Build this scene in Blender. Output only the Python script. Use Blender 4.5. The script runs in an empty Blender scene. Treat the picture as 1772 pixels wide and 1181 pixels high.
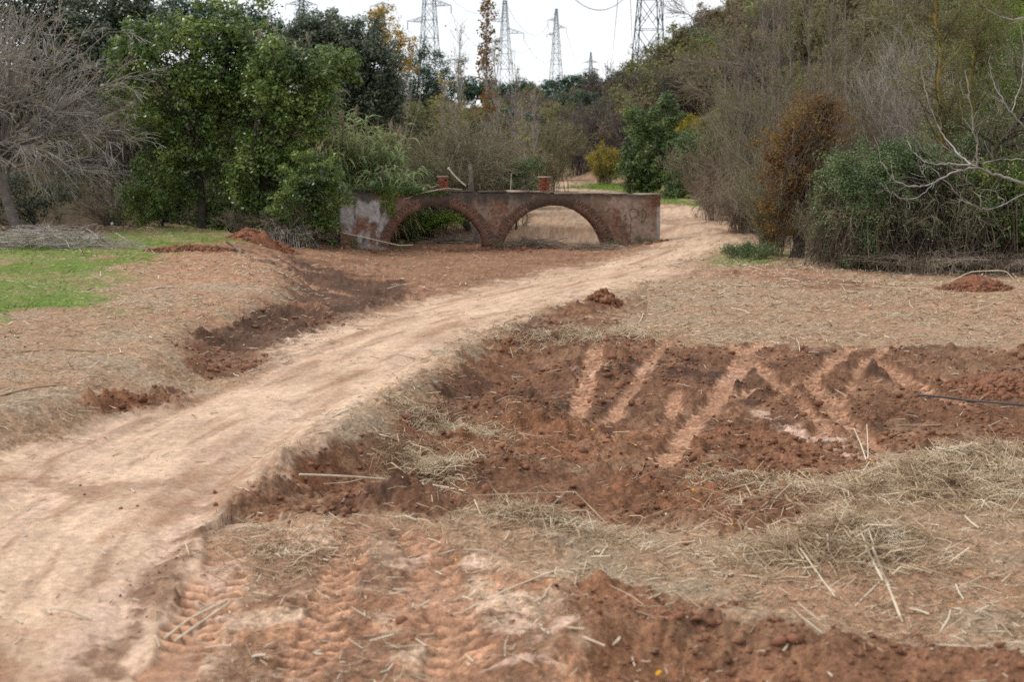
import bpy, math
import numpy as np
from mathutils import Vector

# ------------------------------------------------------------------ camera, sky, sun, exposure
SC = bpy.context.scene
COL = SC.collection
F, CX, CY = 2461.0, 886.0, 590.5            # focal length and centre in photo pixels
HOR = 240.0
CAMZ = 3.4
TH = math.atan((CY - HOR) / F)
cam = bpy.data.cameras.new('camera')
camo = bpy.data.objects.new('camera', cam)
COL.objects.link(camo)
camo.location = (0, 0, CAMZ)
camo.rotation_euler = (math.pi / 2 - TH, 0, 0)
cam.sensor_width = 36
cam.lens = 36 * F / 1772
cam.clip_start = 0.1
cam.clip_end = 9000
cam.dof.use_dof = True
cam.dof.focus_distance = 22
cam.dof.aperture_fstop = 1.7
SC.camera = camo

SUN_EL, SUN_AZ = math.radians(46), math.radians(-88)      # azimuth from +Y, negative = left
w = bpy.data.worlds.new('World')
SC.world = w
w.use_nodes = True
nt = w.node_tree
nt.nodes.clear()
out = nt.nodes.new('ShaderNodeOutputWorld')
bg = nt.nodes.new('ShaderNodeBackground')
bg.inputs['Strength'].default_value = 0.1
sky = nt.nodes.new('ShaderNodeTexSky')
sky.sky_type = 'NISHITA'
sky.sun_disc = False
sky.sun_elevation = SUN_EL
sky.sun_rotation = SUN_AZ
tc = nt.nodes.new('ShaderNodeTexCoord')
mp = nt.nodes.new('ShaderNodeMapping')
mp.inputs['Scale'].default_value = (1.2, 1.2, 3.0)
nz = nt.nodes.new('ShaderNodeTexNoise')
nz.inputs['Scale'].default_value = 2.2
nz.inputs['Detail'].default_value = 6
nz.inputs['Roughness'].default_value = 0.5
rp = nt.nodes.new('ShaderNodeValToRGB')
rp.color_ramp.elements[0].position = 0.3
rp.color_ramp.elements[0].color = (7.2, 7.55, 7.95, 1)
rp.color_ramp.elements[1].position = 0.7
rp.color_ramp.elements[1].color = (9.9, 10.0, 10.1, 1)
mx = nt.nodes.new('ShaderNodeMix')
mx.data_type = 'RGBA'
mx.inputs[0].default_value = 0.88
nt.links.new(tc.outputs['Generated'], mp.inputs['Vector'])
nt.links.new(mp.outputs[0], nz.inputs['Vector'])
nt.links.new(nz.outputs['Fac'], rp.inputs[0])
nt.links.new(sky.outputs[0], mx.inputs[6])
nt.links.new(rp.outputs[0], mx.inputs[7])
nt.links.new(mx.outputs[2], bg.inputs[0])
nt.links.new(bg.outputs[0], out.inputs[0])

sl = bpy.data.lights.new('sun', 'SUN')
sl.energy = 1.5
sl.angle = math.radians(10)
sl.color = (1.0, 0.95, 0.88)
so = bpy.data.objects.new('sun', sl)
COL.objects.link(so)
sd = Vector((math.sin(SUN_AZ) * math.cos(SUN_EL), math.cos(SUN_AZ) * math.cos(SUN_EL), math.sin(SUN_EL)))
so.rotation_euler = sd.to_track_quat('Z', 'Y').to_euler()
so.location = sd * 60

SC.view_settings.view_transform = 'Standard'
SC.view_settings.look = 'None'
SC.view_settings.gamma = 1
SC.view_settings.use_curve_mapping = False
SC.view_settings.exposure = 0.52
SC.render.engine = 'CYCLES'
SC.cycles.max_bounces = 5
SC.cycles.diffuse_bounces = 3
SC.cycles.transmission_bounces = 3
SC.cycles.use_denoising = False
SC.cycles.sample_clamp_indirect = 1.5
SC.cycles.sample_clamp_direct = 4

# ------------------------------------------------------------------ pixel <-> world
ct, st = math.cos(TH), math.sin(TH)


def ray(px, py):
    a = (np.asarray(px, float) - CX) / F
    b = -(np.asarray(py, float) - CY) / F
    return np.stack([a + 0 * b, ct + b * st + 0 * a, -st + b * ct + 0 * a], -1)


def on(px, py, z=0.0):
    d = ray(px, py)
    t = (z - CAMZ) / d[..., 2]
    return np.array([0, 0, CAMZ]) + d * t[..., None]


def at(px, py, Y):
    d = ray(px, py)
    t = Y / d[..., 1]
    return np.array([0, 0, CAMZ]) + d * np.asarray(t)[..., None]


def proj(P):
    P = np.asarray(P, float)
    x, y, z = P[..., 0], P[..., 1], P[..., 2] - CAMZ
    zc = y * ct - z * st
    return CX + F * x / zc, CY - F * (y * st + z * ct) / zc


# ------------------------------------------------------------------ noise
def _h(ix, iy, seed):
    n = (ix.astype(np.uint32) * np.uint32(374761393)) ^ (iy.astype(np.uint32) * np.uint32(668265263)) ^ np.uint32(seed * 1274126177 & 0xffffffff)
    n = (n ^ (n >> np.uint32(13))) * np.uint32(1274126177)
    n = n ^ (n >> np.uint32(16))
    return (n & np.uint32(0xffff)).astype(np.float64) / 65535.0


def noise(x, y, seed=0):
    ix, iy = np.floor(x), np.floor(y)
    fx, fy = x - ix, y - iy
    ix = ix.astype(np.int64) + 100000
    iy = iy.astype(np.int64) + 100000
    u, v = fx * fx * (3 - 2 * fx), fy * fy * (3 - 2 * fy)
    a, b = _h(ix, iy, seed), _h(ix + 1, iy, seed)
    c, d = _h(ix, iy + 1, seed), _h(ix + 1, iy + 1, seed)
    return (a + (b - a) * u + (c - a) * v + (a - b - c + d) * u * v) * 2 - 1


def fbm(x, y, s, o=4, seed=0, g=0.5, ridged=False):
    r, a, tot = 0, 1.0, 0
    ca, sa = 0.8, 0.6
    x, y = x / s, y / s
    for i in range(o):
        n = noise(x, y, seed + i * 17)
        r = r + a * (1 - 2 * np.abs(n) if ridged else n)
        tot += a
        a *= g
        x, y = (x * ca - y * sa) * 2.03 + 7.1, (x * sa + y * ca) * 2.03 - 3.7
    return r / tot


def sst(a, b, x):
    t = np.clip((x - a) / (b - a), 0, 1)
    return t * t * (3 - 2 * t)


def sdf(poly, X, Y):
    """signed distance to a polygon, positive inside"""
    P = np.asarray(poly, float)
    d = np.full(X.shape, 1e9)
    ins = np.zeros(X.shape, bool)
    n = len(P)
    for i in range(n):
        ax, ay = P[i]
        bx, by = P[(i + 1) % n]
        ex, ey = bx - ax, by - ay
        t = np.clip(((X - ax) * ex + (Y - ay) * ey) / (ex * ex + ey * ey + 1e-12), 0, 1)
        d = np.minimum(d, np.hypot(X - ax - t * ex, Y - ay - t * ey))
        c = ((ay > Y) != (by > Y)) & (X < (bx - ax) * (Y - ay) / (by - ay + 1e-12) + ax)
        ins ^= c
    return np.where(ins, d, -d)


def pline(pts, X, Y):
    """distance, arclength, side to an open polyline"""
    P = np.asarray(pts, float)
    d = np.full(X.shape, 1e9)
    s = np.zeros(X.shape)
    sg = np.zeros(X.shape)
    acc = 0
    for i in range(len(P) - 1):
        ax, ay = P[i]
        ex, ey = P[i + 1] - P[i]
        L = math.hypot(ex, ey)
        t = np.clip(((X - ax) * ex + (Y - ay) * ey) / (L * L), 0, 1)
        rx, ry = X - ax - t * ex, Y - ay - t * ey
        dd = np.hypot(rx, ry)
        m = dd < d
        d = np.where(m, dd, d)
        s = np.where(m, acc + t * L, s)
        sg = np.where(m, (ex * ry - ey * rx) / L, sg)
        acc += L
    return d, s, sg


def gp(pts, z=0.0):
    """photo pixels -> points on the ground plane"""
    a = np.array(pts, float)
    return on(a[:, 0], a[:, 1], z)[:, :2]


# ------------------------------------------------------------------ terrain
PLATEAU = gp([(-900, 420), (260, 405), (400, 415), (470, 440), (510, 478), (498, 520), (440, 560), (370, 592), (320, 640), (190, 720), (-60, 800), (-900, 1000)])
ROADCREST = gp([(430, 860), (520, 778), (640, 728), (720, 660), (800, 612), (900, 562), (985, 532), (1070, 520), (1120, 500)])
PITFAR = gp([(1000, 545), (1130, 585), (1300, 590), (1500, 592), (1772, 598), (2300, 600)])
PITNEAR = gp([(300, 960), (560, 905), (820, 930), (1000, 960), (1350, 1010), (1500, 930), (1640, 880), (2300, 840)])
PIT = np.concatenate([ROADCREST, PITFAR[1:], PITNEAR[::-1]])
RIDGE = gp([(880, 1165), (1000, 1110), (1150, 1090), (1290, 1085), (1420, 1110), (1560, 1122), (1772, 1145), (2100, 1170)], 0.15)
ROAD = gp([(1148, 430), (1060, 450), (960, 475), (860, 492), (720, 528), (640, 548), (560, 578), (505, 600), (455, 645), (330, 692), (200, 722), (0, 780), (-400, 880),
           (-600, 1500), (150, 1500), (330, 1181), (400, 1020), (400, 930), (370, 880), (440, 830), (520, 765), (620, 700), (700, 648), (760, 608), (860, 566), (960, 528), (1060, 503), (1160, 472), (1235, 442), (1272, 418), (1262, 404), (1205, 393), (1147, 386), (1100, 372), (1030, 352), (985, 356), (1040, 378), (1110, 400)])
ROAD_BACK = gp([(945, 312), (1000, 318), (1100, 326), (1150, 334), (1250, 350), (1270, 395), (1205, 393), (1150, 385), (1060, 345), (1000, 331), (940, 330)])
DUG = gp([(470, 805), (540, 782), (650, 752), (745, 700), (790, 645), (835, 598), (920, 548), (985, 524), (1040, 505), (1065, 530), (1040, 560), (1100, 585), (1180, 600), (1300, 600), (1420, 606), (1560, 598), (1772, 604), (2200, 610), (2200, 770), (1772, 772), (1640, 770), (1520, 790), (1440, 850), (1470, 890), (1420, 930), (1300, 940), (1180, 915), (1050, 905), (950, 900), (850, 880), (780, 895), (640, 890), (480, 900), (380, 890), (430, 840)])
DUG2 = gp([(950, 1020), (1060, 1000), (1180, 1035), (1300, 1065), (1420, 1080), (1560, 1105), (1772, 1130), (2200, 1170), (2200, 1500), (900, 1500), (1000, 1181), (1010, 1110)])
FRONTMIX = gp([(380, 900), (620, 890), (820, 930), (960, 980), (1010, 1110), (960, 1200), (800, 1500), (150, 1500), (330, 1181), (410, 1020)])
LEFTDUG = gp([(440, 436), (540, 452), (560, 470), (690, 486), (730, 505), (640, 545), (560, 575), (500, 598), (455, 640), (380, 655), (320, 640), (310, 600), (360, 570), (430, 550), (495, 515), (510, 482), (470, 455)])
BRIDGEDUG = gp([(430, 405), (590, 415), (800, 418), (1000, 420), (1145, 420), (1100, 450), (960, 480), (860, 500), (720, 535), (640, 552), (600, 510), (500, 480), (470, 440), (300, 436), (330, 420)])
LFIELD_RED = gp([(230, 440), (430, 425), (520, 470), (490, 500), (400, 490), (260, 500), (200, 480)])
GRASS = gp([(-700, 398), (0, 398), (140, 404), (300, 391), (415, 394), (435, 415), (340, 430), (290, 430), (250, 455), (190, 470), (225, 492), (170, 545), (60, 535), (0, 560), (-700, 610)])
GRASS2 = gp([(975, 325), (1040, 318), (1120, 322), (1170, 345), (1240, 358), (1240, 362), (1150, 352), (1060, 330)])
GRASS3 = gp([(1220, 450), (1290, 424), (1360, 436), (1330, 458), (1240, 460)])
RIGHTRED = gp([(1150, 372), (1290, 355), (1340, 372), (1330, 398), (1270, 400), (1200, 390)])
RIGHTRED2 = gp([(1240, 470), (1330, 455), (1460, 480), (1560, 500), (1420, 505), (1290, 490)])
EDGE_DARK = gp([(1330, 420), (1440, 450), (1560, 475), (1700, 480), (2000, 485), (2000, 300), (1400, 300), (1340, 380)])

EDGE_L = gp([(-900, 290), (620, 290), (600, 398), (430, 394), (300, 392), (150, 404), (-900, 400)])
RUT = gp([(345, 925), (318, 950), (290, 985), (262, 1030), (240, 1070), (205, 1120), (165, 1190), (120, 1300)])
BAND = gp([(-300, 850), (0, 846), (120, 862), (260, 880), (380, 880), (420, 850), (330, 838), (180, 832), (0, 800), (-300, 800)])

DUG3 = gp([(145, 695), (200, 684), (270, 688), (300, 672), (345, 690), (290, 712), (240, 708), (180, 712)])
DUG4 = gp([(205, 722), (240, 716), (262, 724), (230, 735)])

LOWB = gp([(600, 400), (1105, 400), (1060, 440), (860, 485), (720, 520), (660, 500), (600, 470)])

FOOT_R = [(-50, 19), (10, 17), (30, 16.5), (38, 15.2), (60, 13), (88, 11), (100, 9.5), (115, 6.5), (130, 5), (150, 2), (180, 4), (220, 8), (300, 14), (2000, 60)]
FOOT_L = [(-50, -26), (30, -26), (44, -21), (52, -17), (58, -9), (70, -6), (100, -3), (130, 1), (200, 4), (2000, 4)]

TRACKS = [
    ([(1040, 596), (1022, 640), (1002, 685), (992, 722)], 0.29, -0.28),
    ([(1165, 618), (1120, 650), (1060, 700), (1012, 735)], 0.23, -0.33),
    ([(1325, 612), (1280, 645), (1235, 680), (1190, 715), (1158, 755), (1135, 800)], 0.32, -0.28),
    ([(1478, 612), (1440, 636), (1400, 655), (1310, 662), (1240, 672)], 0.26, -0.2),
    ([(1385, 655), (1425, 682), (1475, 715), (1535, 762)], 0.28, -0.28),
    ([(1470, 628), (1540, 645), (1612, 668), (1700, 700)], 0.25, -0.2),
    ([(1175, 660), (1165, 690), (1150, 715)], 0.2, -0.3),
    ([(1590, 640), (1660, 655), (1760, 665)], 0.24, -0.15),
    ([(1240, 610), (1330, 655), (1400, 690), (1450, 735)], 0.2, -0.25),
    ([(1560, 615), (1500, 640), (1440, 690), (1400, 740)], 0.2, -0.25),
    ([(420, 432), (500, 452), (560, 458), (640, 462)], 0.5, 0.0),
    ([(440, 450), (520, 480), (600, 492), (690, 500)], 0.5, 0.0),
    ([(720, 900), (745, 970), (780, 1060), (800, 1230)], 0.42, 0.0),
    ([(405, 905), (392, 970), (345, 1070), (270, 1230)], 0.4, 0.0),
    ([(610, 900), (600, 980), (560, 1080), (500, 1230)], 0.3, 0.0),
]
TRACKS = [(gp(p, z), wd) for p, wd, z in TRACKS]
CRUST = [[(1290, 684), (1325, 686), (1345, 705), (1375, 712), (1440, 722), (1490, 735), (1470, 745), (1400, 735), (1340, 715)],
         [(1430, 745), (1500, 752), (1535, 762), (1480, 765), (1420, 755)],
         [(880, 1050), (930, 1060), (960, 1090), (1010, 1110), (1020, 1130), (960, 1181), (860, 1200), (900, 1130), (830, 1100), (850, 1070)],
         [(690, 970), (730, 965), (740, 1010), (700, 1040), (680, 1010)],
         [(795, 960), (830, 965), (825, 995), (797, 992)],
         [(790, 1060), (870, 1020), (900, 1020), (850, 1060), (780, 1090)],
         [(150, 1010), (240, 1010), (240, 1050), (180, 1110), (110, 1110), (140, 1060)],
         [(380, 940), (410, 960), (410, 1080), (370, 1060), (340, 1010)],
         [(990, 640), (1030, 642), (1025, 650), (992, 649)],
         [(495, 590), (560, 570), (620, 555), (610, 562), (540, 590), (500, 605)]]
CRUST = [gp(c, -0.25 if i in (0, 1, 8) else 0) for i, c in enumerate(CRUST)]


def hills(X, Y):
    fr = np.interp(Y, [a[0] for a in FOOT_R], [a[1] for a in FOOT_R])
    fl = np.interp(Y, [a[0] for a in FOOT_L], [a[1] for a in FOOT_L])
    sr, s_l, sf = X - fr, fl - X, Y - 132 + 0.15 * np.abs(X)
    def ramp(s, k, cap):
        v = k * np.maximum(0, s - 1 + np.exp(-np.clip(s, 0, 50)))
        return cap * (1 - np.exp(-v / cap))
    zr = ramp(sr, 0.74, 75)
    zl = ramp(s_l, 0.28, 9)
    zf = ramp(sf, 0.085, 15)
    h = np.maximum(np.maximum(zr, zl), zf)
    return h + np.clip(h, 0, 1) * (0.5 * fbm(X, Y, 9, 3, 5))


def macro(X, Y):
    X = np.asarray(X, float)
    Y = np.asarray(Y, float)
    near = Y < 75
    z = hills(X, Y)
    dp = sdf(PLATEAU, X, Y)
    z = z + 0.36 * sst(-0.5, 0.45, dp + 0.25 * noise(X / 1.1, Y / 1.1, 3))
    dpit = sdf(PIT, X, Y)
    dr, _, _ = pline(ROADCREST, X, Y)
    df, _, _ = pline(PITFAR, X, Y)
    dn, _, _ = pline(PITNEAR, X, Y)
    wob = 0.3 * noise(X / 0.9, Y / 0.9, 4)
    pit = sst(0, .85, dr + wob * 0.8) * sst(0, 5.0, df) * sst(0, 2.6, dn)
    z = z - 0.50 * np.where(dpit > 0, pit, 0)
    z = z + .11 * np.exp(-(dr / .25) ** 2) * (.6 + noise(X / .35, Y / .35, 6)) * (np.abs(dpit) < 1.2)
    # front of the bridge lies a little lower
    z = z - 0.40 * sst(-3.5, 1.5, sdf(LOWB, X, Y))
    dd, _, _ = pline(RIDGE, X, Y)
    z = z + 0.24 * np.exp(-(dd / 0.42) ** 2) * (1 + 0.4 * noise(X / 0.5, Y / 0.5, 8))
    # heaps: x, y (photo), z, radius, height
    for hx, hy, r, hh in HEAPS:
        z = z + hh * np.exp(-(((X - hx) / r) ** 2 + ((Y - hy) / (r * 0.8)) ** 2)) * (1 + 0.3 * noise(X / 0.3, Y / 0.3, 9))
    return z


HEAPS = []
for px, py, z0, r, hh in [(895, 715, -.3, .85, .36), (880, 800, -.3, .6, .24), (1330, 895, -.3, .75, .26), (690, 870, 0, .5, .2), (1120, 800, -.3, .4, .1), (700, 880, 0, .5, .14), (1640, 815, 0, 1.0, .24), (1740, 790, 0, .9, .26),
                          (1740, 690, -.2, .9, .2), (250, 690, 0.1, .35, .10), (880, 935, 0, .6, .18), (770, 715, 0, .6, .12), (700, 790, 0, .7, .1), (1480, 960, -.1, .6, .12)]:
    p = on(px, py, z0)
    HEAPS.append((p[0], p[1], r, hh))


def zones(X, Y, Z):
    """soil masks, evaluated where the line of sight meets the flat ground, edges broken up with world noise"""
    pxx, pyy = proj(np.stack([X, Y, Z], -1))
    ok = pyy > HOR + 40
    q = on(pxx, np.maximum(pyy, HOR + 40), 0)
    qx = np.where(ok, q[..., 0], X)
    qy = np.where(ok, q[..., 1], Y)
    n1 = fbm(X, Y, 1.3, 4, 21)
    n2 = fbm(X, Y, 0.35, 3, 22)
    n3 = fbm(X, Y, 0.11, 3, 23, .7)
    wob = 0.55 * n1 + 0.38 * n2 + 0.42 * n3
    far = np.clip(qy / 25, 0.6, 3)

    def m(poly, soft=0.25, k=1.0):
        return sst(-soft * far, soft * far, sdf(poly, qx, qy) + (wob * k + .12 * n3) * far)
    r = {}
    r['dug2'] = m(DUG2, .12, .5)
    r['road'] = np.maximum(m(ROAD, 0.45, 1.0), m(ROAD_BACK, .4, .6))
    r['dug'] = np.maximum.reduce([m(DUG, .22, 1.0), m(DUG2, .12, .5), m(DUG3, .15, .5), .8 * m(DUG4, .12, .5)])
    r['front'] = m(FRONTMIX, .35, 1.2)
    r['ldug'] = m(LEFTDUG, .2, .7)
    r['bdug'] = m(BRIDGEDUG, .5, 1)
    r['lred'] = m(LFIELD_RED, .8, 1.5)
    r['grass'] = m(GRASS, .3, 1.6)
    r['grass2'] = m(GRASS2, .4, .8)
    r['grass3'] = m(GRASS3, .3, .8)
    r['red'] = np.maximum(m(RIGHTRED, .6, 1), m(RIGHTRED2, .4, .8))
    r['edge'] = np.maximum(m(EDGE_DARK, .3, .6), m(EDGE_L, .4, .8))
    dr, _, _ = pline(RUT, qx, qy)
    r['rut'] = sst(.26, .0, dr + .2 * n2 + .2 * n3)
    r['band'] = m(BAND, .3, .9)
    r['hill'] = sst(0.1, 0.8, hills(X, Y))
    r['q'] = (qx, qy)
    return r


def track_field(X, Y):
    tr = np.zeros(X.shape)
    bars = np.zeros(X.shape)
    for k, (P, wd) in enumerate(TRACKS):
        d, s, sg = pline(P, X, Y)
        Lk = float(np.hypot(*np.diff(P, axis=0).T).sum())
        mm = sst(wd / 2 + 0.05, wd / 2 - 0.03, d + 0.07 * noise(X / .2, Y / .2, 60 + k)) * sst(0, .7, s) * sst(Lk, Lk - .7, s)
        mm = mm * sst(-.85, -.5, fbm(X, Y, .45, 3, 62))
        pitch = 0.18
        ph = (s + np.abs(sg) * 0.45) / pitch
        tri = np.abs((ph % 1) * 2 - 1)
        mid = sst(0.0, 0.05, np.abs(sg) - 0.01)
        b = (sst(.3, .7, tri) - .5) * (0.35 + .65 * mid) * (0.6 + 0.6 * noise(X / .8, Y / .8, 80 + k))
        bars = np.where(mm > tr, b * mm, bars)
        tr = np.maximum(tr, mm)
    return tr, bars


def height(X, Y, Zn=None, parts=False):
    X = np.asarray(X, float)
    Y = np.asarray(Y, float)
    z = macro(X, Y)
    zn = zones(X, Y, z)
    near = np.clip(1 - (Y - 45) / 30, 0, 1)
    tr, bars = track_field(X, Y)
    dug = np.maximum.reduce([zn['dug'], zn['ldug'], 2.2 * zn['rut'], 0.45 * zn['bdug'], 0.5 * zn['red']])
    smooth = np.maximum(zn['road'], tr)
    dug = dug * (1 - .85 * zn['road']) * (1 - .95 * tr)
    big = fbm(X, Y, 0.55, 5, 31, .55)
    clod = fbm(X, Y, 0.16, 3, 33, .6, ridged=True)
    lump = np.maximum(0, fbm(X, Y, 0.34, 4, 39, .6)) ** 1.3
    mod = .35 + .95 * sst(-.3, .35, fbm(X, Y, 1.4, 3, 58))
    mod = mod * (1 - .35 * zn['dug2'])
    z = z + near * dug * .020 * fbm(X, Y, .06, 3, 59, .75)
    z = z + near * dug * mod * (0.10 * big + 0.055 * clod + 0.22 * lump)
    z = z + near * zn['front'] * (0.045 * big + .018 * fbm(X / 2, Y, .12, 3, 36))
    str_ = np.clip(1 - dug - zn['road'], 0, 1)
    z = z + near * str_ * (0.035 * big + 0.030 * fbm(X, Y, .10, 3, 35, .7))
    # road: shallow ruts and scraped relief running along it
    d, s, sg = pline(ROADLINE, X, Y)
    rel = fbm(sg / 0.35, s / 2.2, 1, 4, 37)
    z = z + near * zn['road'] * (0.030 * rel + 0.012 * fbm(X, Y, .3, 4, 38, .5) - 0.04 * np.exp(-((np.abs(sg) - .85) / .18) ** 2) + .015 * np.exp(-((np.abs(sg) - 1.1) / .08) ** 2))
    z = z + near * (0.050 * bars - 0.045 * tr)
    z = z + (1 - near) * 0.05 * big
    if parts:
        return z, zn, tr, bars, dug, big, rel, (s, sg)
    return z


ROADLINE = gp([(1300, 408), (1235, 420), (1150, 447), (1000, 490), (860, 530), (700, 588), (560, 645), (420, 715), (280, 800), (120, 930), (0, 1080), (-150, 1400)])


def H(x, y):
    return float(height(np.array([x]), np.array([y]))[0])


# ------------------------------------------------------------------ mesh helpers
def mesh_np(name, V, faces, mat=None, smooth=False):
    """faces: list of (n,k) index arrays"""
    if not isinstance(faces, (list, tuple)):
        faces = [faces]
    me = bpy.data.meshes.new(name)
    V = np.ascontiguousarray(V, dtype=np.float32)
    me.vertices.add(len(V))
    me.vertices.foreach_set('co', V.ravel())
    li = np.concatenate([f.ravel() for f in faces]).astype(np.int32)
    lt = np.concatenate([np.full(len(f), f.shape[1]) for f in faces]).astype(np.int32)
    ls = np.concatenate([[0], np.cumsum(lt)[:-1]]).astype(np.int32)
    me.loops.add(len(li))
    me.loops.foreach_set('vertex_index', li)
    me.polygons.add(len(lt))
    me.polygons.foreach_set('loop_start', ls)
    me.polygons.foreach_set('loop_total', lt)
    if smooth:
        me.polygons.foreach_set('use_smooth', np.ones(len(lt), bool))
    me.update(calc_edges=True)
    if mat:
        me.materials.append(mat)
    return me


def obj(name, me, parent=None, kind=None, label=None):
    o = bpy.data.objects.new(name, me)
    COL.objects.link(o)
    if parent:
        o.parent = parent
    if kind:
        o['kind'] = kind
    if label:
        o['label'] = label
    return o


def tag(o, label, cat, group=None):
    o['label'] = label
    o['category'] = cat
    if group:
        o['group'] = group
    return o


def thing(name, label, cat, loc, group=None, rz=0):
    o = bpy.data.objects.new(name, None)
    COL.objects.link(o)
    o.empty_display_size = 0.3
    o.location = [float(v) for v in loc]
    o.rotation_euler = (0, 0, rz)
    return tag(o, label, cat, group)


def clone(root, loc, rz=0, sc=1.0, label=None):
    r = root.copy()
    COL.objects.link(r)
    r.location = [float(v) for v in loc]
    r.rotation_euler = (0, 0, rz)
    r.scale = (sc, sc, sc) if np.isscalar(sc) else sc
    if label:
        r['label'] = label
    for ch in list(root.children):
        c = ch.copy()
        COL.objects.link(c)
        c.parent = r
    return r


def nrm(v):
    return v / (np.linalg.norm(v, axis=-1, keepdims=True) + 1e-9)


def tubes(P, R, n=4):
    """P (T,S,3), R (T,S) -> verts, quads"""
    T, S, _ = P.shape
    tan = np.empty_like(P)
    tan[:, 1:-1] = P[:, 2:] - P[:, :-2]
    tan[:, 0] = P[:, 1] - P[:, 0]
    tan[:, -1] = P[:, -1] - P[:, -2]
    tan = nrm(tan)
    ref = np.where(np.abs(tan[:, :1, 2:3]) > 0.9, np.array([1., 0, 0]), np.array([0, 0, 1.]))
    ref = np.broadcast_to(ref, tan.shape)
    a = nrm(np.cross(tan, ref))
    b = np.cross(tan, a)
    ang = np.arange(n) * 2 * np.pi / n
    V = P[:, :, None, :] + R[:, :, None, None] * (np.cos(ang)[None, None, :, None] * a[:, :, None, :] + np.sin(ang)[None, None, :, None] * b[:, :, None, :])
    base = (np.arange(T) * S * n)[:, None, None] + (np.arange(S - 1) * n)[None, :, None]
    k = np.arange(n)[None, None, :]
    k2 = (k + 1) % n
    Q = np.stack([base + k, base + k2, base + n + k2, base + n + k], -1).reshape(-1, 4)
    return V.reshape(-1, 3), Q


def join(parts):
    V, Fq, off = [], [], 0
    for v, f in parts:
        V.append(v)
        Fq.append(f + off)
        off += len(v)
    ks = sorted(set(f.shape[1] for f in Fq))
    return np.concatenate(V), [np.concatenate([f for f in Fq if f.shape[1] == k]) for k in ks]


def grow(rng, P, R, n, t0, t1, ang, length, seg, rr=0.55, up=0.0, wig=0.15, tip=0.15, shrink=0.5):
    """n children on the polylines P"""
    T, S, _ = P.shape
    i = rng.integers(0, T, n)
    t = rng.uniform(t0, t1, n)
    ft = t * (S - 1)
    k = np.minimum(ft.astype(int), S - 2)
    fr = (ft - k)[:, None]
    p = P[i, k] * (1 - fr) + P[i, k + 1] * fr
    d = nrm(P[i, k + 1] - P[i, k])
    r = (R[i, k] * (1 - fr[:, 0]) + R[i, k + 1] * fr[:, 0]) * rr
    a = rng.normal(ang, ang * 0.3, n)[:, None]
    v = rng.normal(size=(n, 3))
    v = nrm(v - (v * d).sum(-1, keepdims=True) * d)
    d = nrm(d * np.cos(a) + v * np.sin(a))
    L = length * rng.uniform(0.6, 1.25, n) * (1 - shrink * t)
    out = np.empty((n, seg + 1, 3))
    out[:, 0] = p
    for s in range(seg):
        d = nrm(d + rng.normal(size=(n, 3)) * wig + np.array([0, 0, up]) / seg)
        p = p + d * (L / seg)[:, None]
        out[:, s + 1] = p
    rad = r[:, None] * np.linspace(1, tip, seg + 1)[None]
    return out, rad


def leafquads(rng, P, L, W, flat=0.3, dirs=None, down=0.0, nor=None):
    n = len(P)
    if nor is not None:
        # blades face outwards and up from their clump
        nn = nrm(nor + rng.normal(size=(n, 3)) * .45)
        a = nrm(np.cross(nn, rng.normal(size=(n, 3))))
        b = np.cross(nn, a)
        l = (L * rng.uniform(.6, 1.3, n))[:, None]
        ww = (W * rng.uniform(.6, 1.3, n))[:, None]
        V = np.stack([P - a * l / 2, P + b * ww / 2 - nn * ww * .12, P + a * l / 2, P - b * ww / 2 - nn * ww * .12], 1).reshape(-1, 3)
        return V, np.arange(n * 4).reshape(-1, 4)
    a = rng.normal(size=(n, 3))
    if dirs is not None:
        a = a * 0.6 + dirs
    a[:, 2] -= down
    a = nrm(a)
    b = rng.normal(size=(n, 3))
    b[:, 2] *= flat
    b = nrm(np.cross(a, b))
    l = (L * rng.uniform(0.6, 1.3, n))[:, None]
    ww = (W * rng.uniform(0.6, 1.3, n))[:, None]
    c = np.cross(a, b)
    V = np.stack([P - a * l / 2, P + b * ww / 2 + c * ww * .15, P + a * l / 2, P - b * ww / 2 + c * ww * .15], 1).reshape(-1, 3)
    Q = np.arange(n * 4).reshape(-1, 4)
    return V, Q


def ribbons(rng, P, D, L, W, seg=4, droop=1.0):
    """arching strap leaves"""
    n = len(P)
    d = nrm(D)
    side = nrm(np.cross(d, np.array([0, 0, 1.0]) + rng.normal(size=(n, 3)) * .3))
    p = P.copy()
    out = []
    for s in range(seg + 1):
        wv = W * (1 - (s / seg) ** 1.6 * 0.95) * (0.6 if s == 0 else 1)
        out.append(np.stack([p - side * wv[:, None] / 2, p + side * wv[:, None] / 2], 1))
        d = nrm(d + np.array([0, 0, -droop / seg]) + rng.normal(size=(n, 3)) * .05)
        p = p + d * (L / seg)[:, None]
    V = np.stack(out, 1)          # n,seg+1,2,3
    b = (np.arange(n) * (seg + 1) * 2)[:, None] + (np.arange(seg) * 2)[None]
    Q = np.stack([b, b + 1, b + 3, b + 2], -1).reshape(-1, 4)
    return V.reshape(-1, 3), Q


# ------------------------------------------------------------------ materials
def newmat(name):
    m = bpy.data.materials.new(name)
    m.use_nodes = True
    n = m.node_tree
    n.nodes.clear()
    o = n.nodes.new('ShaderNodeOutputMaterial')
    b = n.nodes.new('ShaderNodeBsdfPrincipled')
    n.links.new(b.outputs[0], o.inputs[0])
    return m, n, b, o


def ramp(n, cols):
    r = n.nodes.new('ShaderNodeValToRGB')
    e = r.color_ramp.elements
    while len(e) < len(cols):
        e.new(0.5)
    for i, c in enumerate(cols):
        e[i].position = i / max(1, len(cols) - 1)
        e[i].color = (*c, 1)
    return r


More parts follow.
